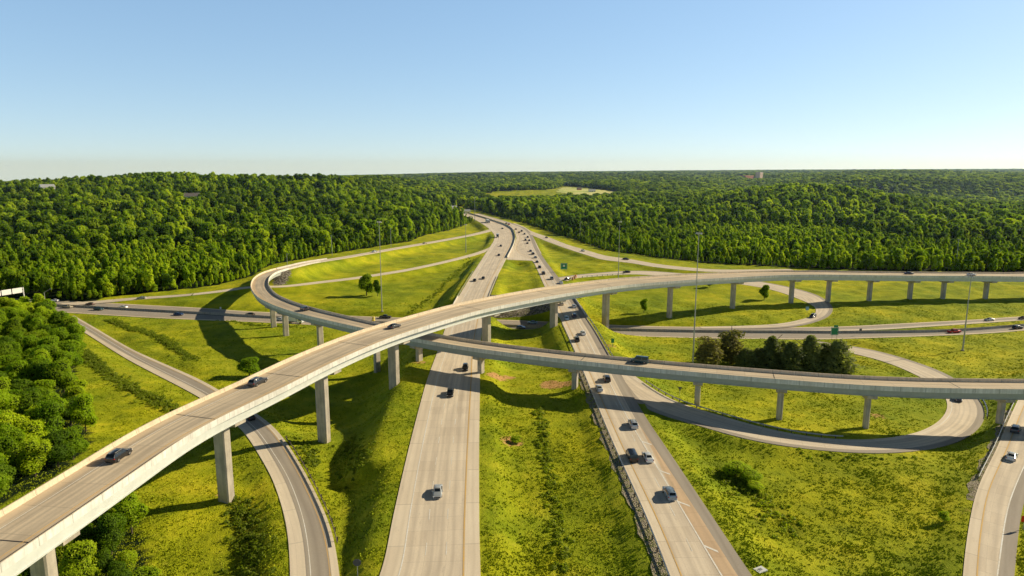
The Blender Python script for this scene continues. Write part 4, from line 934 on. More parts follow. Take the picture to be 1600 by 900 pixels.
VE = [
 ('sedan','silver',684,768,'hwl',-1,'silver sedan alone on the left highway near the bottom of the picture',GL,1),
 ('pickup','black',703.5,614,'hwl',-1,'black pickup truck on the left highway just below the flyover shadow',GL,1),
 ('suv','black',727,575,'hwl',-1,'black car at the upper edge of the flyover shadow on the left highway',GL,1),
 ('sedan','black',741.5,438,'hwl',-1,'black car on the left highway just beyond the high flyover, left of two',GL,1),
 ('sedan','dark',755,434.5,'hwl',-1,'dark car on the left highway just beyond the high flyover, right of two',GL,1),
 ('sedan','black',779.5,398.5,'hwl',-1,'dark car on the left highway beside the tip of the median barrier',GL,0),
 ('sedan','dark',782.5,384,'hwl',-1,'dark car in the middle lane of the left highway at the barrier bend',GL,0),
 ('box_truck','grey',777.5,370,'hwl',-1,'grey box truck at the left edge of the left highway where the ramp joins',GL,0),
 ('sedan','dark',785,357,'hwl',-1,'small dark car close to the far bend of the left highway',GL,0),
 ('semi','silver',763,347.5,'hwl',-1,'pale semi truck at the far end of the left highway by the trees',GL,0),
 ('suv','red',795,350.5,'hwr',1,'red car leading the far queue on the right highway',GR_,0),
 ('sedan','dark',788,349,'hwr',1,'dark car in the left lane at the far end of the right highway',GR_,0),
 ('sedan','black',806,358,'hwr',1,'black car in the left lane just behind the far red one',GR_,0),
 ('suv','black',815,361,'hwr',1,'black sport utility vehicle in the right lane below the far bend',GR_,0),
 ('sedan','brown',811,363,'hwr',1,'brown car in the middle of the far group on the right highway',GR_,0),
 ('sedan','dark',819.5,365.5,'hwr',1,'dark car behind the black sport utility vehicle on the far right highway',GR_,0),
 ('suv','black',824.5,370.5,'hwr',1,'black car in the right lane of the far right highway, front of a trio',GR_,0),
 ('sedan','dark',827,375.5,'hwr',1,'dark car at the right end of the far trio on the right highway',GR_,0),
 ('suv','black',821,375,'hwr',1,'black car at the left end of the far trio on the right highway',GR_,0),
 ('sedan','black',824,380,'hwr',1,'black car at the tail of the far group on the right highway',GR_,0),
 ('sedan','navy',829,392,'hwr',1,'navy car level with the end of the median barrier on the right highway',GR_,0),
 ('suv','black',832.5,396.5,'hwr',1,'black car just behind the navy one on the right highway',GR_,0),
 ('sedan','grey',836.5,402,'hwr',1,'grey car level with the top of the grass wedge on the right highway',GR_,0),
 ('sedan','dark',839,409,'hwr',1,'dark car beside the top of the grass wedge on the right highway',GR_,0),
 ('suv','black',843,417.5,'hwr',1,'black car beside the middle of the grass wedge on the right highway',GR_,0),
 ('pickup','black',849,427,'hwr',1,'black pickup truck beside the grass wedge on the right highway',GR_,1),
 ('suv','grey',862,435,'hwr',1,'grey car on the right highway just beyond the high flyover',GR_,1),
 ('sedan','black',889,436,'loop_ne',-1,'black car on the entry ramp beside the orange barrels',GM,1),
 ('sedan','white',881,441.5,'hwr',1,'white car merging onto the right highway near the orange barrels',GR_,1),
 ('suv','beige',877,474.5,'hwr',1,'beige sport utility vehicle beside the pier under the high flyover',GR_,1),
 ('sedan','silver',897,478.5,'hwr',1,'silver car on the right highway just under the high flyover',GR_,1),
 ('sedan','lightblue',885,497,'hwr',1,'light blue car in the left lane in the high flyover shadow',GR_,1),
 ('suv','navy',897,493.5,'hwr',1,'navy car beside the light blue one in the high flyover shadow',GR_,1),
 ('sedan','white',911,520.5,'hwr',1,'white sedan between the two flyovers on the right highway',GR_,1),
 ('suv','black',901,530.5,'hwr',1,'black car left of the white sedan between the two flyovers',GR_,1),
 ('suv','black',948,592,'hwr',1,'black sport utility vehicle just below the lower flyover on the right highway',GR_,1),
 ('sedan','silver',936,606.5,'hwr',1,'silver car in the left lane just above the lower flyover shadow',GR_,1),
 ('suv','silver',989,663,'hwr',1,'silver sport utility vehicle on the right highway just below the lower flyover shadow',GR_,1),
 ('van','black',987,713,'hwr',1,'black van beside a white sedan on the right highway',GR_,1),
 ('sedan','white',1012,714,'hwr',1,'white sedan beside the black van on the right highway',GR_,1),
 ('suv','bluegrey',1046,771,'hwr',1,'blue grey sport utility vehicle nearest the bottom on the right highway',GR_,1),
 ('suv','black',186,712,'fly_a',1,'large black car with bright roof rails nearest on the high flyover',GA,1),
 ('suv','dark',403,597,'fly_a',1,'dark sport utility vehicle in the middle of the high flyover, second from the bottom',GA,1),
 ('sedan','dark',616,510,'fly_a',1,'dark sedan on the high flyover above the crossing with the lower one',GA,1),
 ('sedan','navy',1420,427,'fly_a',1,'navy car on the far right stretch of the high flyover',GA,1),
 ('sedan','silver',1518,429,'fly_a',1,'silver car on the high flyover near the right edge of the picture',GA,1),
 ('suv','dark',475,483,'fly_b',1,'dark car coming down the hairpin of the lower flyover',GA,1),
 ('van','teal',1000,563,'fly_b',1,'dark teal van on the lower flyover above the right highway',GA,1),
 ('sedan','silver',585,393,'ramp_n',1,'silver car on the upper ramp along the edge of the left woods',GM,0),
 ('sedan','beige',664,380,'ramp_n',1,'beige car far along the upper ramp beside the left woods',GM,0),
 ('suv','navy',1270,494,'loop_ne',1,'navy car on the tight bend of the upper right loop ramp',GM,1),
 ('sedan','black',979,425,'loop_ne',-1,'black car on the entry ramp behind the high flyover',GM,1),
 ('sedan','grey',854,371,'ramp_ne',1,'grey car at the start of the far ramp along the right woods',GM,0),
 ('sedan','white',911,391.5,'ramp_ne',1,'white car on the far ramp along the right woods',GM,0),
 ('sedan','dark',978,404.5,'ramp_ne',1,'dark car on the far ramp close to the lone mast behind the flyover',GM,0),
 ('sedan','silver',5,468,'crf',-1,'silver car on the crossroad under the left sign gantry',GC,1),
 ('sedan','dark',27,470,'crf',-1,'dark car on the crossroad just right of the left sign gantry',GC,1),
 ('sedan','white',86,469.5,'crf',-1,'white car on the far side of the crossroad near the bent street light',GC,1),
 ('sedan','brown',141,475,'crf',-1,'brown car on the far carriageway of the crossroad left of the ramp fork',GC,1),
 ('sedan','white',192,480,'crf',-1,'white sedan on the far carriageway of the crossroad near the ramp fork',GC,1),
 ('pickup','beige',105,479.5,'crn',1,'beige pickup truck half behind the leafy trees on the crossroad',GC,1),
 ('suv','teal',154,483,'crn',1,'teal sport utility vehicle on the near carriageway of the crossroad',GC,1),
 ('sedan','blue',279,491,'crn',1,'blue sedan on the near carriageway just before the large curved shadow',GC,1),
 ('sedan','silver',221,465.5,'ramp_w',-1,'silver car on the exit ramp beside the left woods',GM,1),
 ('sedan','black',388,492,'crf',-1,'black car on the crossroad in front of the hairpin piers',GC,1),
 ('hatchback','white',439,499,'crn',1,'white hatchback on the crossroad between the hairpin piers',GC,1),
 ('box_truck','white',461,504,'crn',1,'white box truck on the crossroad below the hairpin deck',GC,1),
 ('pickup','dark',602,495.5,'crf',-1,'dark pickup truck on the crossroad below the tall lamp mast',GC,1),
 ('sedan','lightblue',832,504,'crf',-1,'light blue sedan passing under the highway bridge on the crossroad',GC,1),
 ('hatchback','blue',814,512,'crn',1,'blue hatchback on the near side of the crossroad under the highway',GC,1),
 ('sedan','navy',1497,623,'loop_se',-1,'navy car on the lower right loop ramp partly behind the flyover deck',GM,1),
 ('suv','dark',1587,671,'ramp_se',1,'dark car in the flyover shadow on the ramp at the right border',GM,1),
 ('sedan','silver',1581,713,'ramp_se',1,'silver sedan on the ramp at the right border',GM,1),
 ('sedan','silver',1546,499.5,'crf',-1,'silver sedan on the far carriageway at the right of the crossroad',GC,1),
 ('sedan','brown',1599,497,'crf',-1,'brown car on the crossroad cut by the right border',GC,1),
 ('pickup','red',1491,518,'crn',1,'red pickup truck on the near carriageway at the right of the crossroad',GC,1),
 ('suv','black',1590,512,'crn',1,'black sport utility vehicle on the near carriageway near the right border',GC,1),
 ('suv','black',390,652,'rsw',-1,'black car in the shade of the high flyover on the lower left ramp',GM,1),
]
for v_ in VE: vehicle(*v_[:8], full=bool(v_[8]))

# ------------------------------------------------------------------ masts, poles, signs
def mast(u, v, vt, label, r=.32, z0=-5, arms=True, base=None):
    q = on(u, v, z0) if base is None else np.array(base)
    yt = (vt-450)/F; tn = (math.sin(TH)+yt*math.cos(TH))/(math.cos(TH)-yt*math.sin(TH)); h = HC-tn*q[1]-q[2]
    root = empty('lamp_mast', tuple(map(float, q))); tag(root, label, 'light mast', 'tall light masts')
    mb = MB()
    for k in range(6): mb.cone((0, 0, -.5+(h+.5)*k/6), (0, 0, -.5+(h+.5)*(k+1)/6), r*(1-.11*k), r*(1-.11*(k+1)), 10, k in (0, 5))
    mb.obj('pole', 'pole', root, 40)
    mb = MB(); n = 16; R = .95
    mb.cone((0, 0, -.02), (0, 0, .5), .6, .55, 12); mb.obj('foundation', 'pier', root, 40)
    if arms:
        mb = MB()
        for k in range(n):
            a, b = 2*math.pi*k/n, 2*math.pi*(k+1)/n; mb.cone((R*math.cos(a), R*math.sin(a), h-.4), (R*math.cos(b), R*math.sin(b), h-.4), .06, .06, 6, False)
        for k in range(4):
            a = math.pi/2*k; mb.cone((0, 0, h-.4), (R*math.cos(a), R*math.sin(a), h-.4), .05, .05, 6)
        mb.obj('lamp_ring', 'pole', root)
        for k in range(6):
            a = math.pi/3*k; mb = MB(); x, y = R*math.cos(a), R*math.sin(a)
            mb.cone((x, y, h-.35), (x, y, h-.8), .10, .24, 10); mb.obj('lamp_head', 'steel', root, 40)
    return root
mast(597,487,345,'tall grey light mast rising from the grass left of the left highway, beside the crossroad',.26)
mast(1082,577,362,'tallest light mast, standing right of centre behind the lower flyover',.28)
mast(1504,548,430,'brown light mast standing alone on the open grass at the right',.32)
mast(966,437,345,'light mast rising behind the high flyover near the black car on the entry ramp',.24,-2)
mast(728,394,350,'slender distant light mast on the grass strip left of the left highway',.3,-2)
mast(742,345,308,'distant light mast at the far bend of the highway',.35,0)
def streetpole(u, v, vt, label, name='utility_pole', tee=False, z0=-4):
    q = on(u, v, z0); yt = (vt-450)/F; tn = (math.sin(TH)+yt*math.cos(TH))/(math.cos(TH)-yt*math.sin(TH)); h = max(6, HC-tn*q[1]-q[2])
    root = empty(name, tuple(map(float, q))); tag(root, label, 'pole', 'poles along the woods')
    MB().cone((0, 0, -.5), (0, 0, h), .22, .14, 8).obj('pole', 'pole', root, 40)
    mb = MB(); mb.box(-1.6 if tee else -.1, 1.6, -.08, .08, h-.5, h-.3); mb.obj('crossarm', 'pole', root)
    return root
streetpole(519,399,368,'thin pole at the edge of the left woods nearest the hairpin')
streetpole(611,386,356,'thin pole at the edge of the left woods, farther up the ramp')
streetpole(449,416,396,'short pole beside the top of the hairpin')
streetpole(906,375,346,'thin pole against the right woods beyond the far ramp', z0=0)
streetpole(1493,420,373,'tee shaped utility pole in front of the right woods', tee=True)
# bent-arm street light at the left end of the crossroad
q = on(71, 474, -7.8); root = empty('street_light', tuple(map(float, q))); tag(root, 'street light with a single bent arm at the left end of the crossroad', 'street light')
MB().cone((0, 0, -.3), (0, 0, 6.2), .16, .12, 8).obj('pole', 'pole', root, 40)
MB().cone((0, 0, 6.1), (3.6, 0, 8.0), .12, .08, 8).obj('arm', 'pole', root, 40)
MB().box(3.3, 4.3, -.18, .18, 7.9, 8.12).obj('lamp_head', 'steel', root)

def sign(u, v, w_, h, zb, label, mat, face=True, posts=2, kind='panel', z0=-4, yaw=0, base=None, name='road_sign'):
    q = on(u, v, z0) if base is None else base; root = empty(name, tuple(map(float, q)), yaw); tag(root, label, 'road sign')
    xs = (-w_*.3, w_*.3) if posts == 2 else (0,)
    for x in xs: MB().cone((x, .06, -.4), (x, .06, zb+h*.9), .06, .06, 8).obj('post', 'pole', root, 40)
    mb = MB()
    if kind == 'panel': mb.box(-w_/2, w_/2, -.02, .02, zb, zb+h)
    elif kind == 'yield':
        V = [(-w_/2, -.02, zb+h), (w_/2, -.02, zb+h), (0, -.02, zb), (-w_/2, .02, zb+h), (w_/2, .02, zb+h), (0, .02, zb)]; mb.add(V, [(2, 1, 0), (3, 4, 5), (0, 1, 4, 3), (1, 2, 5, 4), (2, 0, 3, 5)])
    elif kind == 'octagon':
        V = [(w_/2*math.cos(math.pi/8+k*math.pi/4), s_, zb+h/2+h/2*math.sin(math.pi/8+k*math.pi/4)) for s_ in (-.02, .02) for k in range(8)]
        mb.add(V, [tuple(range(8)), tuple(range(15, 7, -1))]+[(k, 8+k, 8+(k+1) % 8, (k+1) % 8) for k in range(8)])
    pan = mb.obj('sign_panel', mat, root)
    if face:   # white border, arrow and number block as on the photo
        t = w_*.035; y = -.03
        b = MB(); e = w_*.05
        for x0, x1, z0_, z1 in ((-w_/2+e, w_/2-e, zb+e, zb+e+t), (-w_/2+e, w_/2-e, zb+h-e-t, zb+h-e), (-w_/2+e, -w_/2+e+t, zb+e+t, zb+h-e-t), (w_/2-e-t, w_/2-e, zb+e+t, zb+h-e-t)): b.box(x0, x1, y, y+.005, z0_, z1)
        b.obj('border', 'white', pan)
    return root, pan
r_, pan = sign(881,428,4.3,4.0,2.9,'large square green guide sign with white route marker on two posts beside the merge','sign_green', z0=-1)
b = MB(); b.box(-.7, .7, -.035, -.03, 4.6, 5.8); b.obj('route_marker', 'white', pan)
r_, pan = sign(1303,533,3.2,3.4,2.6,'green exit sign on two posts at the fork of the right loop ramp','sign_green', z0=-7)
MB().box(-.5, 1.3, -.02, .02, 6.05, 6.9).obj('exit_tab', 'sign_green', pan)
sign(957,543,1.1,1.6,1.8,'small green sign on one post beside the right highway guardrail','sign_green', False, 1, z0=-3)
sign(1062,620,1.3,1.15,1.9,'triangular yield sign seen from behind at the inside of the loop ramp','sign_grey', False, 1, 'yield', -3)
sign(559,905,1.4,1.3,2.3,'grey road sign back on a thin post at the bottom between two roads','sign_grey', False, 1, 'octagon', -6)
sign(1261,489,1.6,1.8,1.4,'small pale blue sign inside the tight bend of the upper right loop','sign_blue', False, 1, z0=-7)
sign(1599,828,1.3,1.2,1.6,'bright red sign on a post at the right border','red', False, 1, z0=-1)
sign(1344,524,1.1,1.1,2.0,'small dark sign on a post beside the crossroad, right of the green exit sign','sign_grey', False, 1, z0=-7.5)
sign(345,487.5,.8,1.0,1.6,'small pale sign standing in the large curved shadow','sign_pale', False, 1, z0=-7.5)
sign(1643,868,2.6,2.2,3.0,'grey guide sign at the far lower right','sign_grey', False, 2, z0=-1)
# sign gantry at the left border
a = on(1, 481, -7); b = on(39, 474.5, -7)
root = empty('sign_gantry', tuple(map(float, (a+b)/2))); tag(root, 'overhead sign gantry with pale sign backs spanning the crossroad at the left border', 'sign gantry')
da = Vector(a-(a+b)/2); db = Vector(b-(a+b)/2); dn = (db-da).normalized(); zg = 7.0
for q in (da, db): MB().cone(q+Vector((0, 0, -.5)), q+Vector((0, 0, 9.2)), .30, .24, 10).obj('post', 'sign_pale', root, 40)
da2 = da-dn*14; mb = MB()
for z_ in (7.2, 8.6): mb.cone(da2+Vector((0, 0, z_)), db+Vector((0, 0, z_)), .12, .12, 8)
nseg = 12
for k in range(nseg):
    p0 = da2.lerp(db, k/nseg); p1 = da2.lerp(db, (k+1)/nseg); mb.cone(p0+Vector((0, 0, 7.2 if k % 2 else 8.6)), p1+Vector((0, 0, 8.6 if k % 2 else 7.2)), .06, .06, 6)
mb.obj('truss', 'sign_pale', root)
n2 = Vector((dn.y, -dn.x, 0))
for f0, f1 in ((.38, .56), (.58, .76), (.78, .97)):
    p0 = da2.lerp(db, f0)+n2*.3; p1 = da2.lerp(db, f1)+n2*.3
    mb = MB(); V = [p0+Vector((0, 0, 6.4)), p1+Vector((0, 0, 6.4)), p1+Vector((0, 0, 9.2)), p0+Vector((0, 0, 9.2))]
    mb.add(V+[v+n2*.06 for v in V], [(0, 1, 2, 3), (7, 6, 5, 4), (0, 4, 5, 1), (1, 5, 6, 2), (2, 6, 7, 3), (3, 7, 4, 0)]); mb.obj('sign_panel', 'sign_pale', root)
# crash barrels
def barrel(u, v, z, mat, label, h=1.1, r=.45, group=None):
    q = spot(u, v, z); q[2] = max(height(q[0], q[1]), z-.1) if z > -3 else height(q[0], q[1])+.15
    root = empty('traffic_barrel', tuple(map(float, q))); tag(root, label, 'traffic barrel', group)
    MB().cone((0, 0, 0), (0, 0, h), r, r*.82, 14).obj('barrel_body', mat, root, 40)
    mb = MB()
    for z_ in (.35, .75): mb.cone((0, 0, h*z_), (0, 0, h*z_+.14), r*(1-.18*z_)+.012, r*(1-.18*z_)-.01, 14)
    mb.obj('reflective_band', 'white', root, 40)
for k, (u, v) in enumerate([(895,437),(897.5,435),(899.5,433)]): barrel(u, v, 0, 'orange', 'orange and white barrel at the nose where the entry ramp guardrail begins', 1.6, .7, 'orange barrels at the ramp nose')
barrel(583.5, 501, -8, 'yellow', 'yellow barrel behind the parapet where the flyovers cross', 2.2, .8)
# pale concrete drain pad
q = on(1188, 891, -1.5); root = empty('drain_pad', tuple(map(float, q+np.array([0, 0, .05]))), .5); tag(root, 'pale square concrete drain pad in the grass near the bottom edge', 'drain cover')
MB().box(-.95, .95, -.7, .7, -.3, .12).obj('slab', 'white', root); MB().box(-.3, .3, -.25, .25, .121, .17).obj('grate', 'steel', root)

# ------------------------------------------------------------------ distant buildings
def house(u, v, z, w_, d, h, label, wall='siding', roof='roof', yaw=.3, name='house', group=None, gable=True):
    q = spot(u, v, z); g = height(q[0], q[1]); q = spot(u, v, g+z*0); 
    for _ in range(6): q = on(u, v, g)
    root = empty(name, tuple(map(float, q)), yaw); tag(root, label, 'house' if name == 'house' else 'building', group)
    wl = MB().box(-w_/2, w_/2, -d/2, d/2, -3, h).obj('wall', wall, root)
    if gable:
        r = w_*.08; rh = h+d*.33
        V = [(-w_/2-.5, -d/2-.5, h-.1), (w_/2+.5, -d/2-.5, h-.1), (w_/2+.5, d/2+.5, h-.1), (-w_/2-.5, d/2+.5, h-.1), (-w_/2-.5, 0, rh), (w_/2+.5, 0, rh)]
        MB().add(V, [(0, 1, 5, 4), (2, 3, 4, 5), (0, 4, 3), (1, 2, 5), (3, 2, 1, 0)]).obj('roof', roof, root)
    else: MB().box(-w_/2-.3, w_/2+.3, -d/2-.3, d/2+.3, h+.002, h+.8).obj('roof', roof, root)
    fl = max(1, int(h//3.2)); nw = max(2, int(w_//5))
    for f in range(fl):
        for k in range(nw):
            x = -w_/2+(k+.5)*w_/nw
            MB().box(x-.7, x+.7, -d/2-.04, -d/2+.1, 1+f*3.2, 2.5+f*3.2).obj('window', 'window', root)
    return root

# straw-coloured hay field in the far clearing
m = NT('straw_field'); p_ = m.pos(); m.col(m.ramp(m.noise(p_, .012, 4), [(.35, (.46, .54, .09)), (.65, (.76, .70, .24))])); m.rough(1); M['straw'] = m.m
SF = polyg([(878,293),(908,293.5),(968,302),(950,307),(905,305),(870,300)])
x0, y0 = SF.min(0); x1, y1 = SF.max(0); gx = np.arange(x0, x1, 9.); gy = np.arange(y0, y1, 9.); V = []; Fc = []; idm = {}
for a_ in gx:
    for b_ in gy:
        if inside(SF, np.array([a_+4.5]), np.array([b_+4.5]))[0]:
            q = []
            for c_ in ((a_, b_), (a_+9, b_), (a_+9, b_+9), (a_, b_+9)):
                if c_ not in idm: idm[c_] = len(V); V.append((c_[0], c_[1], height(*c_)+.5))
                q.append(idm[c_])
            Fc.append(q)
tag(link('hay_field', mesh_data('hay_field', V, Fc, ['straw'])), kind='structure')

# ------------------------------------------------------------------ trees
def crown_mesh(name, seed, H, R, n, leaf, mat, shape='round', lobes=9, base=.16, core=True, lr=1.0):
    r = np.random.default_rng(seed); C = []; rad = []
    if shape == 'cone':
        zz = r.uniform(base, 1, n)**1.0; ang = r.uniform(0, 2*np.pi, n)
        prof = (1-zz)**.60*(.60+.40*np.sqrt(np.clip((zz-base)*4, 0, 1))); whorl = (.74+.20*np.sin(zz*30+np.sin(ang*3+seed)*2.2))*(1+.22*np.sin(ang*3+zz*7+seed))
        rr = R*prof*whorl*np.sqrt(r.uniform(.35, 1, n)); P0 = np.c_[rr*np.cos(ang), rr*np.sin(ang), H*zz]; P0 += r.normal(size=P0.shape)*.22
        Nn = np.c_[np.cos(ang), np.sin(ang), .55*np.ones(n)]
    else:
        for k in range(lobes):
            if shape == 'tall': a = r.uniform(0, 6.28); z = base+.12+(.82-base)*(k+.5)/lobes; q = .42*R*np.sin(np.pi*min(1, .25+.8*(1-z)))*r.uniform(.5, 1.1); rd = R*r.uniform(.42, .60)*(1.08-.55*z)
            else: a = k*2.4+r.uniform(-.4, .4); z = base+.22+(.60-base*.5)*((k*.618+seed*.37) % 1); q = R*r.uniform(.30, .62)*np.sqrt(max(.05, 1-((z-.52)/.55)**2)); rd = R*r.uniform(.34, .58)*lr
            C.append((q*np.cos(a), q*np.sin(a), H*z)); rad.append(rd)
        if shape != 'tall': C += [(0, 0, H*.80), (0, 0, H*.48)]; rad += [R*.45, R*.66]
        else: C += [(0, 0, H*.3), (0, 0, H*.55)]; rad += [R*.62, R*.5]
        C = np.array(C); rad = np.array(rad); pk = r.choice(len(C), n, p=rad**2/np.sum(rad**2))
        d = r.normal(size=(n, 3)); d[:, 2] += .28; d /= np.linalg.norm(d, axis=1)[:, None]
        bump = 1+.13*np.sin(d[:, 0]*9+pk)*np.sin(d[:, 1]*8+2*pk)+.10*np.sin(d[:, 2]*13+pk)
        P0 = C[pk]+d*(rad[pk]*bump*r.uniform(.80, 1.05, n))[:, None]; P0[:, 2] = np.maximum(P0[:, 2], H*.05)
        Nn = d
    Nn = Nn+r.normal(size=(n, 3))*.55; Nn /= np.linalg.norm(Nn, axis=1)[:, None]
    t = np.cross(Nn, r.normal(size=(n, 3))); t /= np.linalg.norm(t, axis=1)[:, None]; b = np.cross(Nn, t)
    s_ = leaf*r.uniform(.55, 1.25, n)[:, None]
    V = np.stack([P0-t*s_, P0-b*s_*.7+Nn*s_*.18, P0+t*s_, P0+b*s_*.7+Nn*s_*.18], 1).reshape(-1, 3)
    Fc = np.arange(4*n).reshape(-1, 4)
    mi = np.zeros(n, np.int32); mats = [mat, 'core']
    V = V.tolist(); Fc = Fc.tolist(); mi = mi.tolist()
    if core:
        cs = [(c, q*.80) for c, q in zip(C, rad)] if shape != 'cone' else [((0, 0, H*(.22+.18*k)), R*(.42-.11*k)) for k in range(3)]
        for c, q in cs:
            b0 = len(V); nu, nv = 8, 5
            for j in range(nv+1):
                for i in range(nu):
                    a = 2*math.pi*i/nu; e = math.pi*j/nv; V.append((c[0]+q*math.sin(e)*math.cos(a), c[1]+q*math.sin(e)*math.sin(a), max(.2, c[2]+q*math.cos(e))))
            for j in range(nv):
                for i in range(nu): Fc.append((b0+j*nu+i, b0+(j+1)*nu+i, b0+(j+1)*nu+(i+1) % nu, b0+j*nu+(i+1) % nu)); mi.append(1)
    return mesh_data(name, V, Fc, mats, mi)
def trunk_mesh(name, H, r0, seed=0, limbs=4):
    r = random.Random(seed); mb = MB(); pts = [Vector((0, 0, -.6))]
    for k in range(1, 6): pts.append(Vector((r.uniform(-.15, .15)*k*.3, r.uniform(-.15, .15)*k*.3, H*.72*k/5)))
    for k in range(5): mb.cone(pts[k], pts[k+1], r0*(1-.16*k), r0*(1-.16*(k+1)), 8, k in (0, 4))
    for k in range(limbs):
        a = k*2.1+r.uniform(-.4, .4); p0 = pts[2+k % 3]; q = p0+Vector((math.cos(a)*H*.22, math.sin(a)*H*.22, H*.20)); mb.cone(p0, q, r0*.42, r0*.14, 6)
    return mb.me(name, 'bark', 40)
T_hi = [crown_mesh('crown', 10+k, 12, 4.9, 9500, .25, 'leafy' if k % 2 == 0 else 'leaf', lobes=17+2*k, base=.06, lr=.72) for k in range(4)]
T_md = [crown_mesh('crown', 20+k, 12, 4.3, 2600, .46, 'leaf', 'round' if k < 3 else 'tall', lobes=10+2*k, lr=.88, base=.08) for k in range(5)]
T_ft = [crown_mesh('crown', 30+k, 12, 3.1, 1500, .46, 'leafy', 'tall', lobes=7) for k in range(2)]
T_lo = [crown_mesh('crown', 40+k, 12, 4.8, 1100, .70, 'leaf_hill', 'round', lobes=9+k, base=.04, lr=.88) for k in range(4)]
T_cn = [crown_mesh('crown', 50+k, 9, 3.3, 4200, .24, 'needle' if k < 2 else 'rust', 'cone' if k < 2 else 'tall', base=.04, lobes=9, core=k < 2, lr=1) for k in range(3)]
TR = [trunk_mesh('trunk', 12, .28, k) for k in range(3)]
NTREE = [0]
def tree(x, y, crown, s_, label, group, name='broadleaf_tree', cat='tree', sz=None, z=None, col=None):
    z = height(x, y) if z is None else z
    root = empty(name, (float(x), float(y), float(z)-.1), random.uniform(0, 6.28)); root.scale = (s_, s_, sz or s_*random.uniform(.9, 1.15)); tag(root, label, cat, group)
    link('trunk', TR[NTREE[0] % 3], root); c = link('crown', crown, root); NTREE[0] += 1
    return root, c
def tree_px(u, v, h, crown, label, name='broadleaf_tree', ch=12.0, z0=-5, cat='tree', group=None, wid=None):
    q = on(u, v, z0); s_ = h/ch; r_, c = tree(q[0], q[1], crown, wid/9.6 if wid else s_, label, group, name, cat, s_); return r_
tree_px(573,462,12.5,T_md[1],'full rounded tree in the infield, left of the tall light mast',wid=11)
tree_px(590,463,9.5,T_md[2],'slim tree just left of the tall light mast in the infield',wid=5.5)
tree_px(1006,489,7.5,T_md[0],'small thin tree on the infield between the two nearest right flyover piers',wid=5)
tree_px(1194,468,8.5,T_md[1],'small dark tree standing alone behind the right stretch of the high flyover',wid=7)
tree_px(1109,449,5.5,T_hi[3],'small bush-like tree just under the right stretch of the high flyover',wid=5)
tree_px(390,588,7.0,T_hi[0],'round leafy bush beside the high flyover at the edge of the large curved shadow',wid=9,name='leafy_bush',cat='bush')
for k, (u, v, h, w_, c, lab) in enumerate([
    (1104,572,8.5,7.5,2,'brownish bare-looking tree at the left end of the row behind the lower flyover'),
    (1142,568,9.5,8.5,2,'tall brownish spreading tree second in the row behind the lower flyover'),
    (1165,578,6.0,7.0,0,'low dark conifer between the brownish trees and the tall conifer'),
    (1204,576,9.0,6.5,1,'tall dark conifer in the middle of the row behind the lower flyover'),
    (1235,580,8.0,7.0,0,'dark conifer right of the middle of the row behind the lower flyover'),
    (1264,578,9.5,7.5,1,'tall bushy conifer next to last in the row behind the lower flyover'),
    (1186,574,5.5,7.0,1,'low bushy conifer filling the gap left of the middle conifer'),
    (1220,573,7.2,7.0,0,'bushy conifer half hidden between the two middle conifers'),
    (1286,576,7.0,7.5,1,'bushy conifer tucked behind the wide one at the right end'),
    (1308,581,8.8,9.0,0,'wide dark conifer at the right end of the row behind the lower flyover')]):
    q = on(u, v, -6); tree(q[0], q[1], T_cn[c], w_/3.4, lab, 'row of dark trees behind the lower flyover', 'conifer_tree', 'tree', h/6.9)
def scatter(poly_, sp, jit=.42):
    x0, y0 = poly_.min(0); x1, y1 = poly_.max(0)
    X, Y = np.meshgrid(np.arange(x0, x1, sp), np.arange(y0, y1, sp)); X = X.ravel()+rng.uniform(-jit, jit, X.size)*sp; Y = Y.ravel()+rng.uniform(-jit, jit, Y.size)*sp
    k = inside(poly_, X, Y); return X[k], Y[k]
def proj(X, Y, Z):
    dY = Y*math.cos(TH)+(HC-Z)*math.sin(TH); up = Y*math.sin(TH)-(HC-Z)*math.cos(TH)
    return 800+F*X/dY, 450-F*up/dY
def off_deck(x, y, r=8.0):
    for k in ('fly_a', 'fly_b'):
        p = P[k]; i = p.near(x, y)
        if np.hypot(p.P[i, 0]-x, p.P[i, 1]-y) < p.W[i]/2+r: return False
    return True
indiv = []
X, Y = scatter(WS, 7.3)
n_s = 0
for x, y in zip(X, Y):
    if y < 70 or x < -.79*y-9 or not off_deck(x, y, 5.5): continue
    ok = all(np.hypot(P[k].P[P[k].near(x, y), 0]-x, P[k].P[P[k].near(x, y), 1]-y) > P[k].W[P[k].near(x, y)]/2+5 for k in ('crn', 'rsw'))
    if not ok: continue
    tree(x, y, T_hi[rng.integers(4)], rng.uniform(.72, 1.05), 'leafy tree of the dense grove at the left border below the crossroad', 'grove at the left border', sz=rng.uniform(.62, 1.0)); n_s += 1
X, Y = scatter(WB, 6.0)
for x, y in zip(X, Y):
    if not off_deck(x, y, -1): 
        h = .45
    else: h = rng.uniform(.45, .75)
    tree(x, y, T_hi[rng.integers(4)], h*1.05, 'leafy tree beneath the near end of the high flyover at lower left', 'trees beneath the near flyover', sz=h); n_s += 1
# undergrowth bushes seen singly
for u, v, w_, h, lab in [(1150,742,7.5,3.0,'large dark bush on the field right of the right highway'),(1172,752,6.5,2.6,'lower bush behind the large dark one on the field'),(1475,815,2.6,1.9,'small grey bush near the ramp at the right'),(806,692,3.4,1.6,'dark bush in the bare patch of the median'),(1180,765,4.5,1.8,'low spreading bush at the end of the dark bushes on the field')]:
    q = on(u, v, -2.5); r_, c = tree(q[0], q[1], T_hi[1], w_/9.6, lab, None, 'leafy_bush', 'bush', h/11)
NS = NTREE[0]
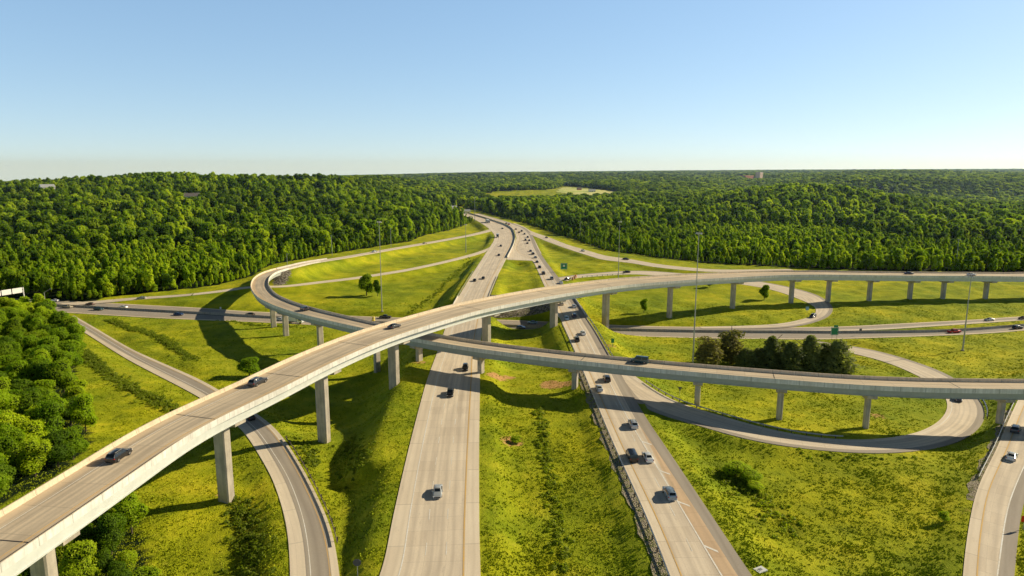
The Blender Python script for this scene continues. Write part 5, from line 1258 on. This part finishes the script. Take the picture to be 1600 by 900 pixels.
# edge trees of the big woods: nearest ones individually
def wedge(X, Y, m=.88): return (np.abs(X) < Y*np.where(Y < 1400, 1.3, m)+90)
def pts_for(poly_pred, y0, y1, sp):
    xm = min(y1, 1400)*1.3+90 if y1 < 1500 else y1*.9+80; X, Y = np.meshgrid(np.arange(-xm, xm, sp), np.arange(y0, y1, sp)); X = X.ravel()+rng.uniform(-.45, .45, X.size)*sp; Y = Y.ravel()+rng.uniform(-.45, .45, Y.size)*sp
    k = wedge(X, Y); X, Y = X[k], Y[k]; k = poly_pred(X, Y); return X[k], Y[k]
X, Y = pts_for(wooded, 330, 1250, 6.2)
fr = 640+90*wav(X, Y, 300, 41); young = (Y < fr) & ~((X < -150) & (Y > 560))
k = young | (rng.uniform(0, 1, len(X)) < .55); X, Y = X[k], Y[k]
# keep clear of roads
def clear(X, Y, r=7):
    ok = np.ones(len(X), bool)
    for k in ('hwl', 'hwr', 'ramp_n', 'ramp_ne', 'crf', 'ramp_w', 'loop_ne'):
        p = P[k]; Q = p.P[::2]
        for i0 in range(0, len(X), 4000):
            d = np.sqrt(((X[i0:i0+4000, None]-Q[None, :, 0])**2+(Y[i0:i0+4000, None]-Q[None, :, 1])**2).min(1)); ok[i0:i0+4000] &= d > r+p.W.mean()/2
    return ok
k = clear(X, Y); X, Y = X[k], Y[k]
young = (Y < 640+90*wav(X, Y, 300, 41)) & ~((X < -150) & (Y > 560))
Z = heights(X, Y); U, Vp = proj(X, Y, Z+5)
vis = (U > -20) & (U < 1620)
# how close to the wood's front: rank by distance from camera
order = np.argsort(-(vis*1e6-Y)); take = set()
left = [i for i in order if X[i] < 0 and vis[i]]; right = [i for i in order if X[i] >= 0 and vis[i]]
print('near trees', NTREE[0]); budget = max(0, 292-NTREE[0])
for lst, nb in ((left, budget//2), (right, budget-budget//2)):
    for i in lst[:nb]: take.add(i)
for i in take:
    s_ = rng.uniform(.55, 1.15)
    side = 'left' if X[i] < 0 else 'right'
    tree(X[i], Y[i], (T_ft+T_ft+T_md)[rng.integers(9)], s_, 'tree in the front rows of the dense wood on the %s behind the roads' % side, 'front rows of the %s wood' % side, sz=s_*rng.uniform(.85, 1.15))
rest = np.array([i for i in range(len(X)) if i not in take])
FX, FY, FS, FV = [X[rest]], [Y[rest]], [np.where(young[rest], rng.uniform(.5, 1.0, len(rest)), .60+1.1*rng.uniform(0, 1, len(rest))**1.7)], [np.where(young[rest] & (rng.uniform(0, 1, len(rest)) < .68), rng.integers(5, 7, len(rest)), rng.integers(0, 11, len(rest)))]
# bushes along the wood edges hide the trunks
X2, Y2 = pts_for(wooded, 1250, 2900, 13.5); FX.append(X2); FY.append(Y2); FS.append(rng.uniform(1.2, 2.3, len(X2))); FV.append(rng.integers(7, 11, len(X2)))
X3, Y3 = pts_for(wooded, 2900, 6500, 34); FX.append(X3); FY.append(Y3); FS.append(rng.uniform(2.2, 3.2, len(X3))); FV.append(rng.integers(7, 11, len(X3)))
X4, Y4 = pts_for(wooded, 6500, 15000, 95); FX.append(X4); FY.append(Y4); FS.append(rng.uniform(4.5, 7, len(X4))); FV.append(rng.integers(7, 11, len(X4)))
FX, FY, FS, FV = map(np.concatenate, (FX, FY, FS, FV))
# planted stands of taller slim trees
ex, ey = [], []
ne = FY < 1200
edge = np.zeros(len(FX), bool)
for dx_, dy_ in ((0, -13), (12, -4), (-12, -4)): edge |= ~wooded(FX+dx_, FY+dy_) & ne
FS = np.where(edge, FS*.62, FS); FV = np.where(edge & (rng.uniform(0, 1, len(FX)) < .6), 5+(FV % 2), FV)
XE, YE = pts_for(wooded, 330, 1000, 3.6); kk = np.zeros(len(XE), bool)
for dx_, dy_ in ((0, -7), (7, -2), (-7, -2)): kk |= ~wooded(XE+dx_, YE+dy_)
kk &= clear(XE, YE, 3); XE, YE = XE[kk], YE[kk]
FX = np.r_[FX, XE]; FY = np.r_[FY, YE]; FS = np.r_[FS, rng.uniform(.22, .5, len(XE))]; FV = np.r_[FV, rng.integers(0, 7, len(XE))]
nE = len(XE)
st_ = wav(FX, FY, 260, 21) > .35
FV = np.where(st_ & (FV < 7) & (FY < 1100), 5+(FV % 2), FV)
FZ = heights(FX, FY)-.2
# vertical squash of far clumps so their tops stay at tree height
FSZ = np.where((np.arange(len(FS)) >= len(rest)) & (np.arange(len(FS)) < len(FS)-nE), 1.05+.18*rng.normal(size=len(FS)), FS*rng.uniform(.85, 1.2, len(FS))); FSZ = np.clip(FSZ, .18, 1.7)
srcs = []
for me_, nm in [(m_, 'crown') for m_ in T_md+T_ft+T_lo]: srcs.append(me_)
# one crown object per variant already stands in the wood; find one for each
def src_obj(me_):
    for o in COL.objects:
        if o.data is me_: return o
    i = rest[0]; k = int(rng.integers(len(rest))); 
    return None
S_OBJ = []
for me_ in srcs:
    o = src_obj(me_)
    if o is None:
        j = int(np.argmin(np.abs(FY-900)+np.abs(FX-(300 if len(S_OBJ) % 2 else -350))*.5+rng.uniform(0, 80, len(FY))))
        r_, o = tree(FX[j], FY[j], me_, 1.0, 'tree deep in the far woods', 'trees deep in the far woods')
    S_OBJ.append(o)
pm = bpy.data.meshes.new('forest'); pm.vertices.add(len(FX)); pm.vertices.foreach_set('co', np.c_[FX, FY, FZ].astype(np.float32).ravel())
for nm, dat, ty in (('sc', np.c_[FS, FS, FSZ], 'FLOAT_VECTOR'), ('rt', np.c_[np.zeros(len(FX)), np.zeros(len(FX)), rng.uniform(0, 6.28, len(FX))], 'FLOAT_VECTOR')):
    a = pm.attributes.new(nm, ty, 'POINT'); a.data.foreach_set('vector', dat.astype(np.float32).ravel())
a = pm.attributes.new('vr', 'INT', 'POINT'); a.data.foreach_set('value', FV.astype(np.int32))
for k in ('leaf', 'leafy', 'leaf_hill', 'core'): pm.materials.append(M[k])
fo = link('forest', pm); tag(fo, 'dense green woodland covering the hills out to the horizon', 'forest', kind='stuff')
ng = bpy.data.node_groups.new('forest', 'GeometryNodeTree')
ng.interface.new_socket('Geometry', in_out='INPUT', socket_type='NodeSocketGeometry'); ng.interface.new_socket('Geometry', in_out='OUTPUT', socket_type='NodeSocketGeometry')
N = ng.nodes; gi = N.new('NodeGroupInput'); go = N.new('NodeGroupOutput'); jn = N.new('GeometryNodeJoinGeometry')
def attr(nm, ty):
    a = N.new('GeometryNodeInputNamedAttribute'); a.data_type = ty; a.inputs[0].default_value = nm
    return [o_ for o_ in a.outputs if o_.enabled and o_.name == 'Attribute'][0]
sc_, rt_, vr_ = attr('sc', 'FLOAT_VECTOR'), attr('rt', 'FLOAT_VECTOR'), attr('vr', 'INT')
for k, o in enumerate(S_OBJ):
    oi = N.new('GeometryNodeObjectInfo'); oi.transform_space = 'ORIGINAL'; oi.inputs['Object'].default_value = o; oi.inputs['As Instance'].default_value = True
    cp = N.new('FunctionNodeCompare'); cp.data_type = 'INT'; cp.operation = 'EQUAL'
    ng.links.new(vr_, [i_ for i_ in cp.inputs if i_.enabled][0]); [i_ for i_ in cp.inputs if i_.enabled][1].default_value = k
    ip = N.new('GeometryNodeInstanceOnPoints'); ng.links.new(gi.outputs[0], ip.inputs['Points']); ng.links.new(cp.outputs[0], ip.inputs['Selection'])
    ng.links.new(oi.outputs['Geometry'], ip.inputs['Instance']); ng.links.new(rt_, ip.inputs['Rotation']); ng.links.new(sc_, ip.inputs['Scale'])
    ng.links.new(ip.outputs[0], jn.inputs[0])
ng.links.new(jn.outputs[0], go.inputs[0])
md = fo.modifiers.new('forest', 'NODES'); md.node_group = ng
print('trees', NTREE[0], 'forest points', len(FX))

# ------------------------------------------------------------------ grass tufts and weeds in the near fields
def roads_clear(X, Y, m=1.0):
    ok = np.ones(len(X), bool)
    for k in RO:
        p = P[k]; Q = p.P; W2 = p.W/2+m
        for i0 in range(0, len(X), 3000):
            d = np.sqrt((X[i0:i0+3000, None]-Q[None, :, 0])**2+(Y[i0:i0+3000, None]-Q[None, :, 1])**2)-W2[None]
            ok[i0:i0+3000] &= d.min(1) > 0
    return ok
nT = 190000
Yt = 88+(360-88)*rng.uniform(0, 1, nT)**1.7; Xt = rng.uniform(-1, 1, nT)*(Yt*.80+8)
den = .50+.28*wav(Xt, Yt, 9, 31)+.25*wav(Xt, Yt, 30, 32)
k = rng.uniform(0, 1, nT) < np.clip(den, .12, 1); Xt, Yt = Xt[k], Yt[k]
k = roads_clear(Xt, Yt, .35); Xt, Yt = Xt[k], Yt[k]
Zt = heights(Xt, Yt)
nT = len(Xt); nb = 5
ang = rng.uniform(0, 6.28, (nT, nb)); hh = rng.uniform(.07, .24, (nT, nb))*(1+.5*S(wav(Xt, Yt, 24, 33)-.3))[:, None]; rad_ = rng.uniform(.05, .45, (nT, nb)); wd = rng.uniform(.10, .24, (nT, nb))
bx = Xt[:, None]+rad_*np.cos(ang); by = Yt[:, None]+rad_*np.sin(ang); a2 = rng.uniform(0, 6.28, (nT, nb))
z0 = (Zt[:, None]-.08)*np.ones_like(bx)
v0 = np.stack([bx-wd*np.cos(a2), by-wd*np.sin(a2), z0], -1); v1 = np.stack([bx+wd*np.cos(a2), by+wd*np.sin(a2), z0], -1)
v2 = np.stack([bx+.25*hh*np.cos(ang)*1.5, by+.25*hh*np.sin(ang)*1.5, z0+hh+.08], -1)
VV = np.stack([v0, v1, v2], 2).reshape(-1, 3)
tm = bpy.data.meshes.new('tall_grass'); nn = len(VV); tm.vertices.add(nn); tm.vertices.foreach_set('co', VV.astype(np.float32).ravel())
tm.loops.add(nn); tm.loops.foreach_set('vertex_index', np.arange(nn, dtype=np.int32)); tm.polygons.add(nn//3); tm.polygons.foreach_set('loop_start', np.arange(0, nn, 3, dtype=np.int32))
tm.update(calc_edges=True); tm.materials.append(M['tuft'])
tag(link('tall_grass', tm), 'rough bright green grass and weeds covering the banks and fields', 'grass', kind='stuff')

# rank weeds and low brush along the ditches and the painted shade bands
bq = []
for x, y, rw, st__ in WP:
    for _ in range(int(1+6*st__*st__*1.6)):
        a_, b_ = rng.normal(0, rw*.55, 2); bq.append((x+a_, y+b_, rng.uniform(.25, .85)*(.5+.9*st__)))
bq = np.array(bq); bk_ = roads_clear(bq[:, 0], bq[:, 1], .6); bq = bq[bk_]; bz = heights(bq[:, 0], bq[:, 1]); nq = 34
d = rng.normal(size=(len(bq), nq, 3)); d /= np.linalg.norm(d, axis=2)[..., None]; d[..., 2] = np.abs(d[..., 2])
C_ = np.stack([bq[:, 0], bq[:, 1], bz], -1)[:, None]+d*bq[:, 2][:, None, None]*rng.uniform(.6, 1.05, (len(bq), nq, 1))
n_ = d+rng.normal(size=d.shape)*.5; n_ /= np.linalg.norm(n_, axis=2)[..., None]; t_ = np.cross(n_, rng.normal(size=d.shape)); t_ /= np.linalg.norm(t_, axis=2)[..., None]; b_ = np.cross(n_, t_); s__ = rng.uniform(.14, .30, (len(bq), nq, 1))
VV = np.stack([C_-t_*s__, C_-b_*s__*.7, C_+t_*s__, C_+b_*s__*.7], 2).reshape(-1, 3); nn = len(VV)
tm = bpy.data.meshes.new('undergrowth'); tm.vertices.add(nn); tm.vertices.foreach_set('co', VV.astype(np.float32).ravel())
tm.loops.add(nn); tm.loops.foreach_set('vertex_index', np.arange(nn, dtype=np.int32)); tm.polygons.add(nn//4); tm.polygons.foreach_set('loop_start', np.arange(0, nn, 4, dtype=np.int32))
tm.update(calc_edges=True); tm.materials.append(M['brush'])
tag(link('undergrowth', tm), 'dark rank weeds and low brush growing along the ditches and over painted embankment shade', 'undergrowth', kind='stuff')

house(75,304,0,18,14,11,'pale tall house on the wooded hill at the left','siding','roofpale',.8)
house(8,304,0,26,12,6,'long low house on the hill at the left border','siding','roofpale',-.1)
house(301,316,0,18,12,8,'white house showing through trees high on the left hill','siding','roof',.4)
house(1166,279,0,70,30,12,'wide red brick building far off on the right horizon','brick','brick',.75,'large_building',None,False)
house(1186,279,0,24,20,26,'pale tower block beside the brick building on the horizon','brickpale','roofpale',.75,'large_building',None,False)
house(925,300,0,16,9,4,'low farm building on the tan field in the distance','siding','roofpale',.1,'farm_building')
house(905,297,0,10,8,4,'small dark barn at the top of the tan field','brick','roof',.3,'farm_building')
house(704,330,0,20,10,5,'long pale roofed building by the far bend of the highway','siding','roofpale',.5,'large_building')
house(728,334,0,12,8,4,'small pale roofed building close to the far light mast','siding','roofpale',.2,'large_building')

# ------------------------------------------------------------------ thin summer haze as a real volume
def haze():
    o = MB().box(-9000, 9000, 350, 9500, -120, 150).obj('haze', 'white'); o.data.materials.clear()
    m = bpy.data.materials.new('haze'); m.use_nodes = True; t = m.node_tree; t.nodes.clear()
    out = t.nodes.new('ShaderNodeOutputMaterial'); vs = t.nodes.new('ShaderNodeVolumeScatter'); vs.inputs['Color'].default_value = (.50, .68, 1, 1)
    vs.inputs['Density'].default_value = HAZE; vs.inputs['Anisotropy'].default_value = .35
    t.links.new(vs.outputs[0], out.inputs['Volume']); o.data.materials.append(m); tag(o, 'thin bluish haze over the distant woods', 'haze', kind='stuff')
HAZE = 0.00005
if HAZE: haze(); sc.cycles.volume_bounces = 0
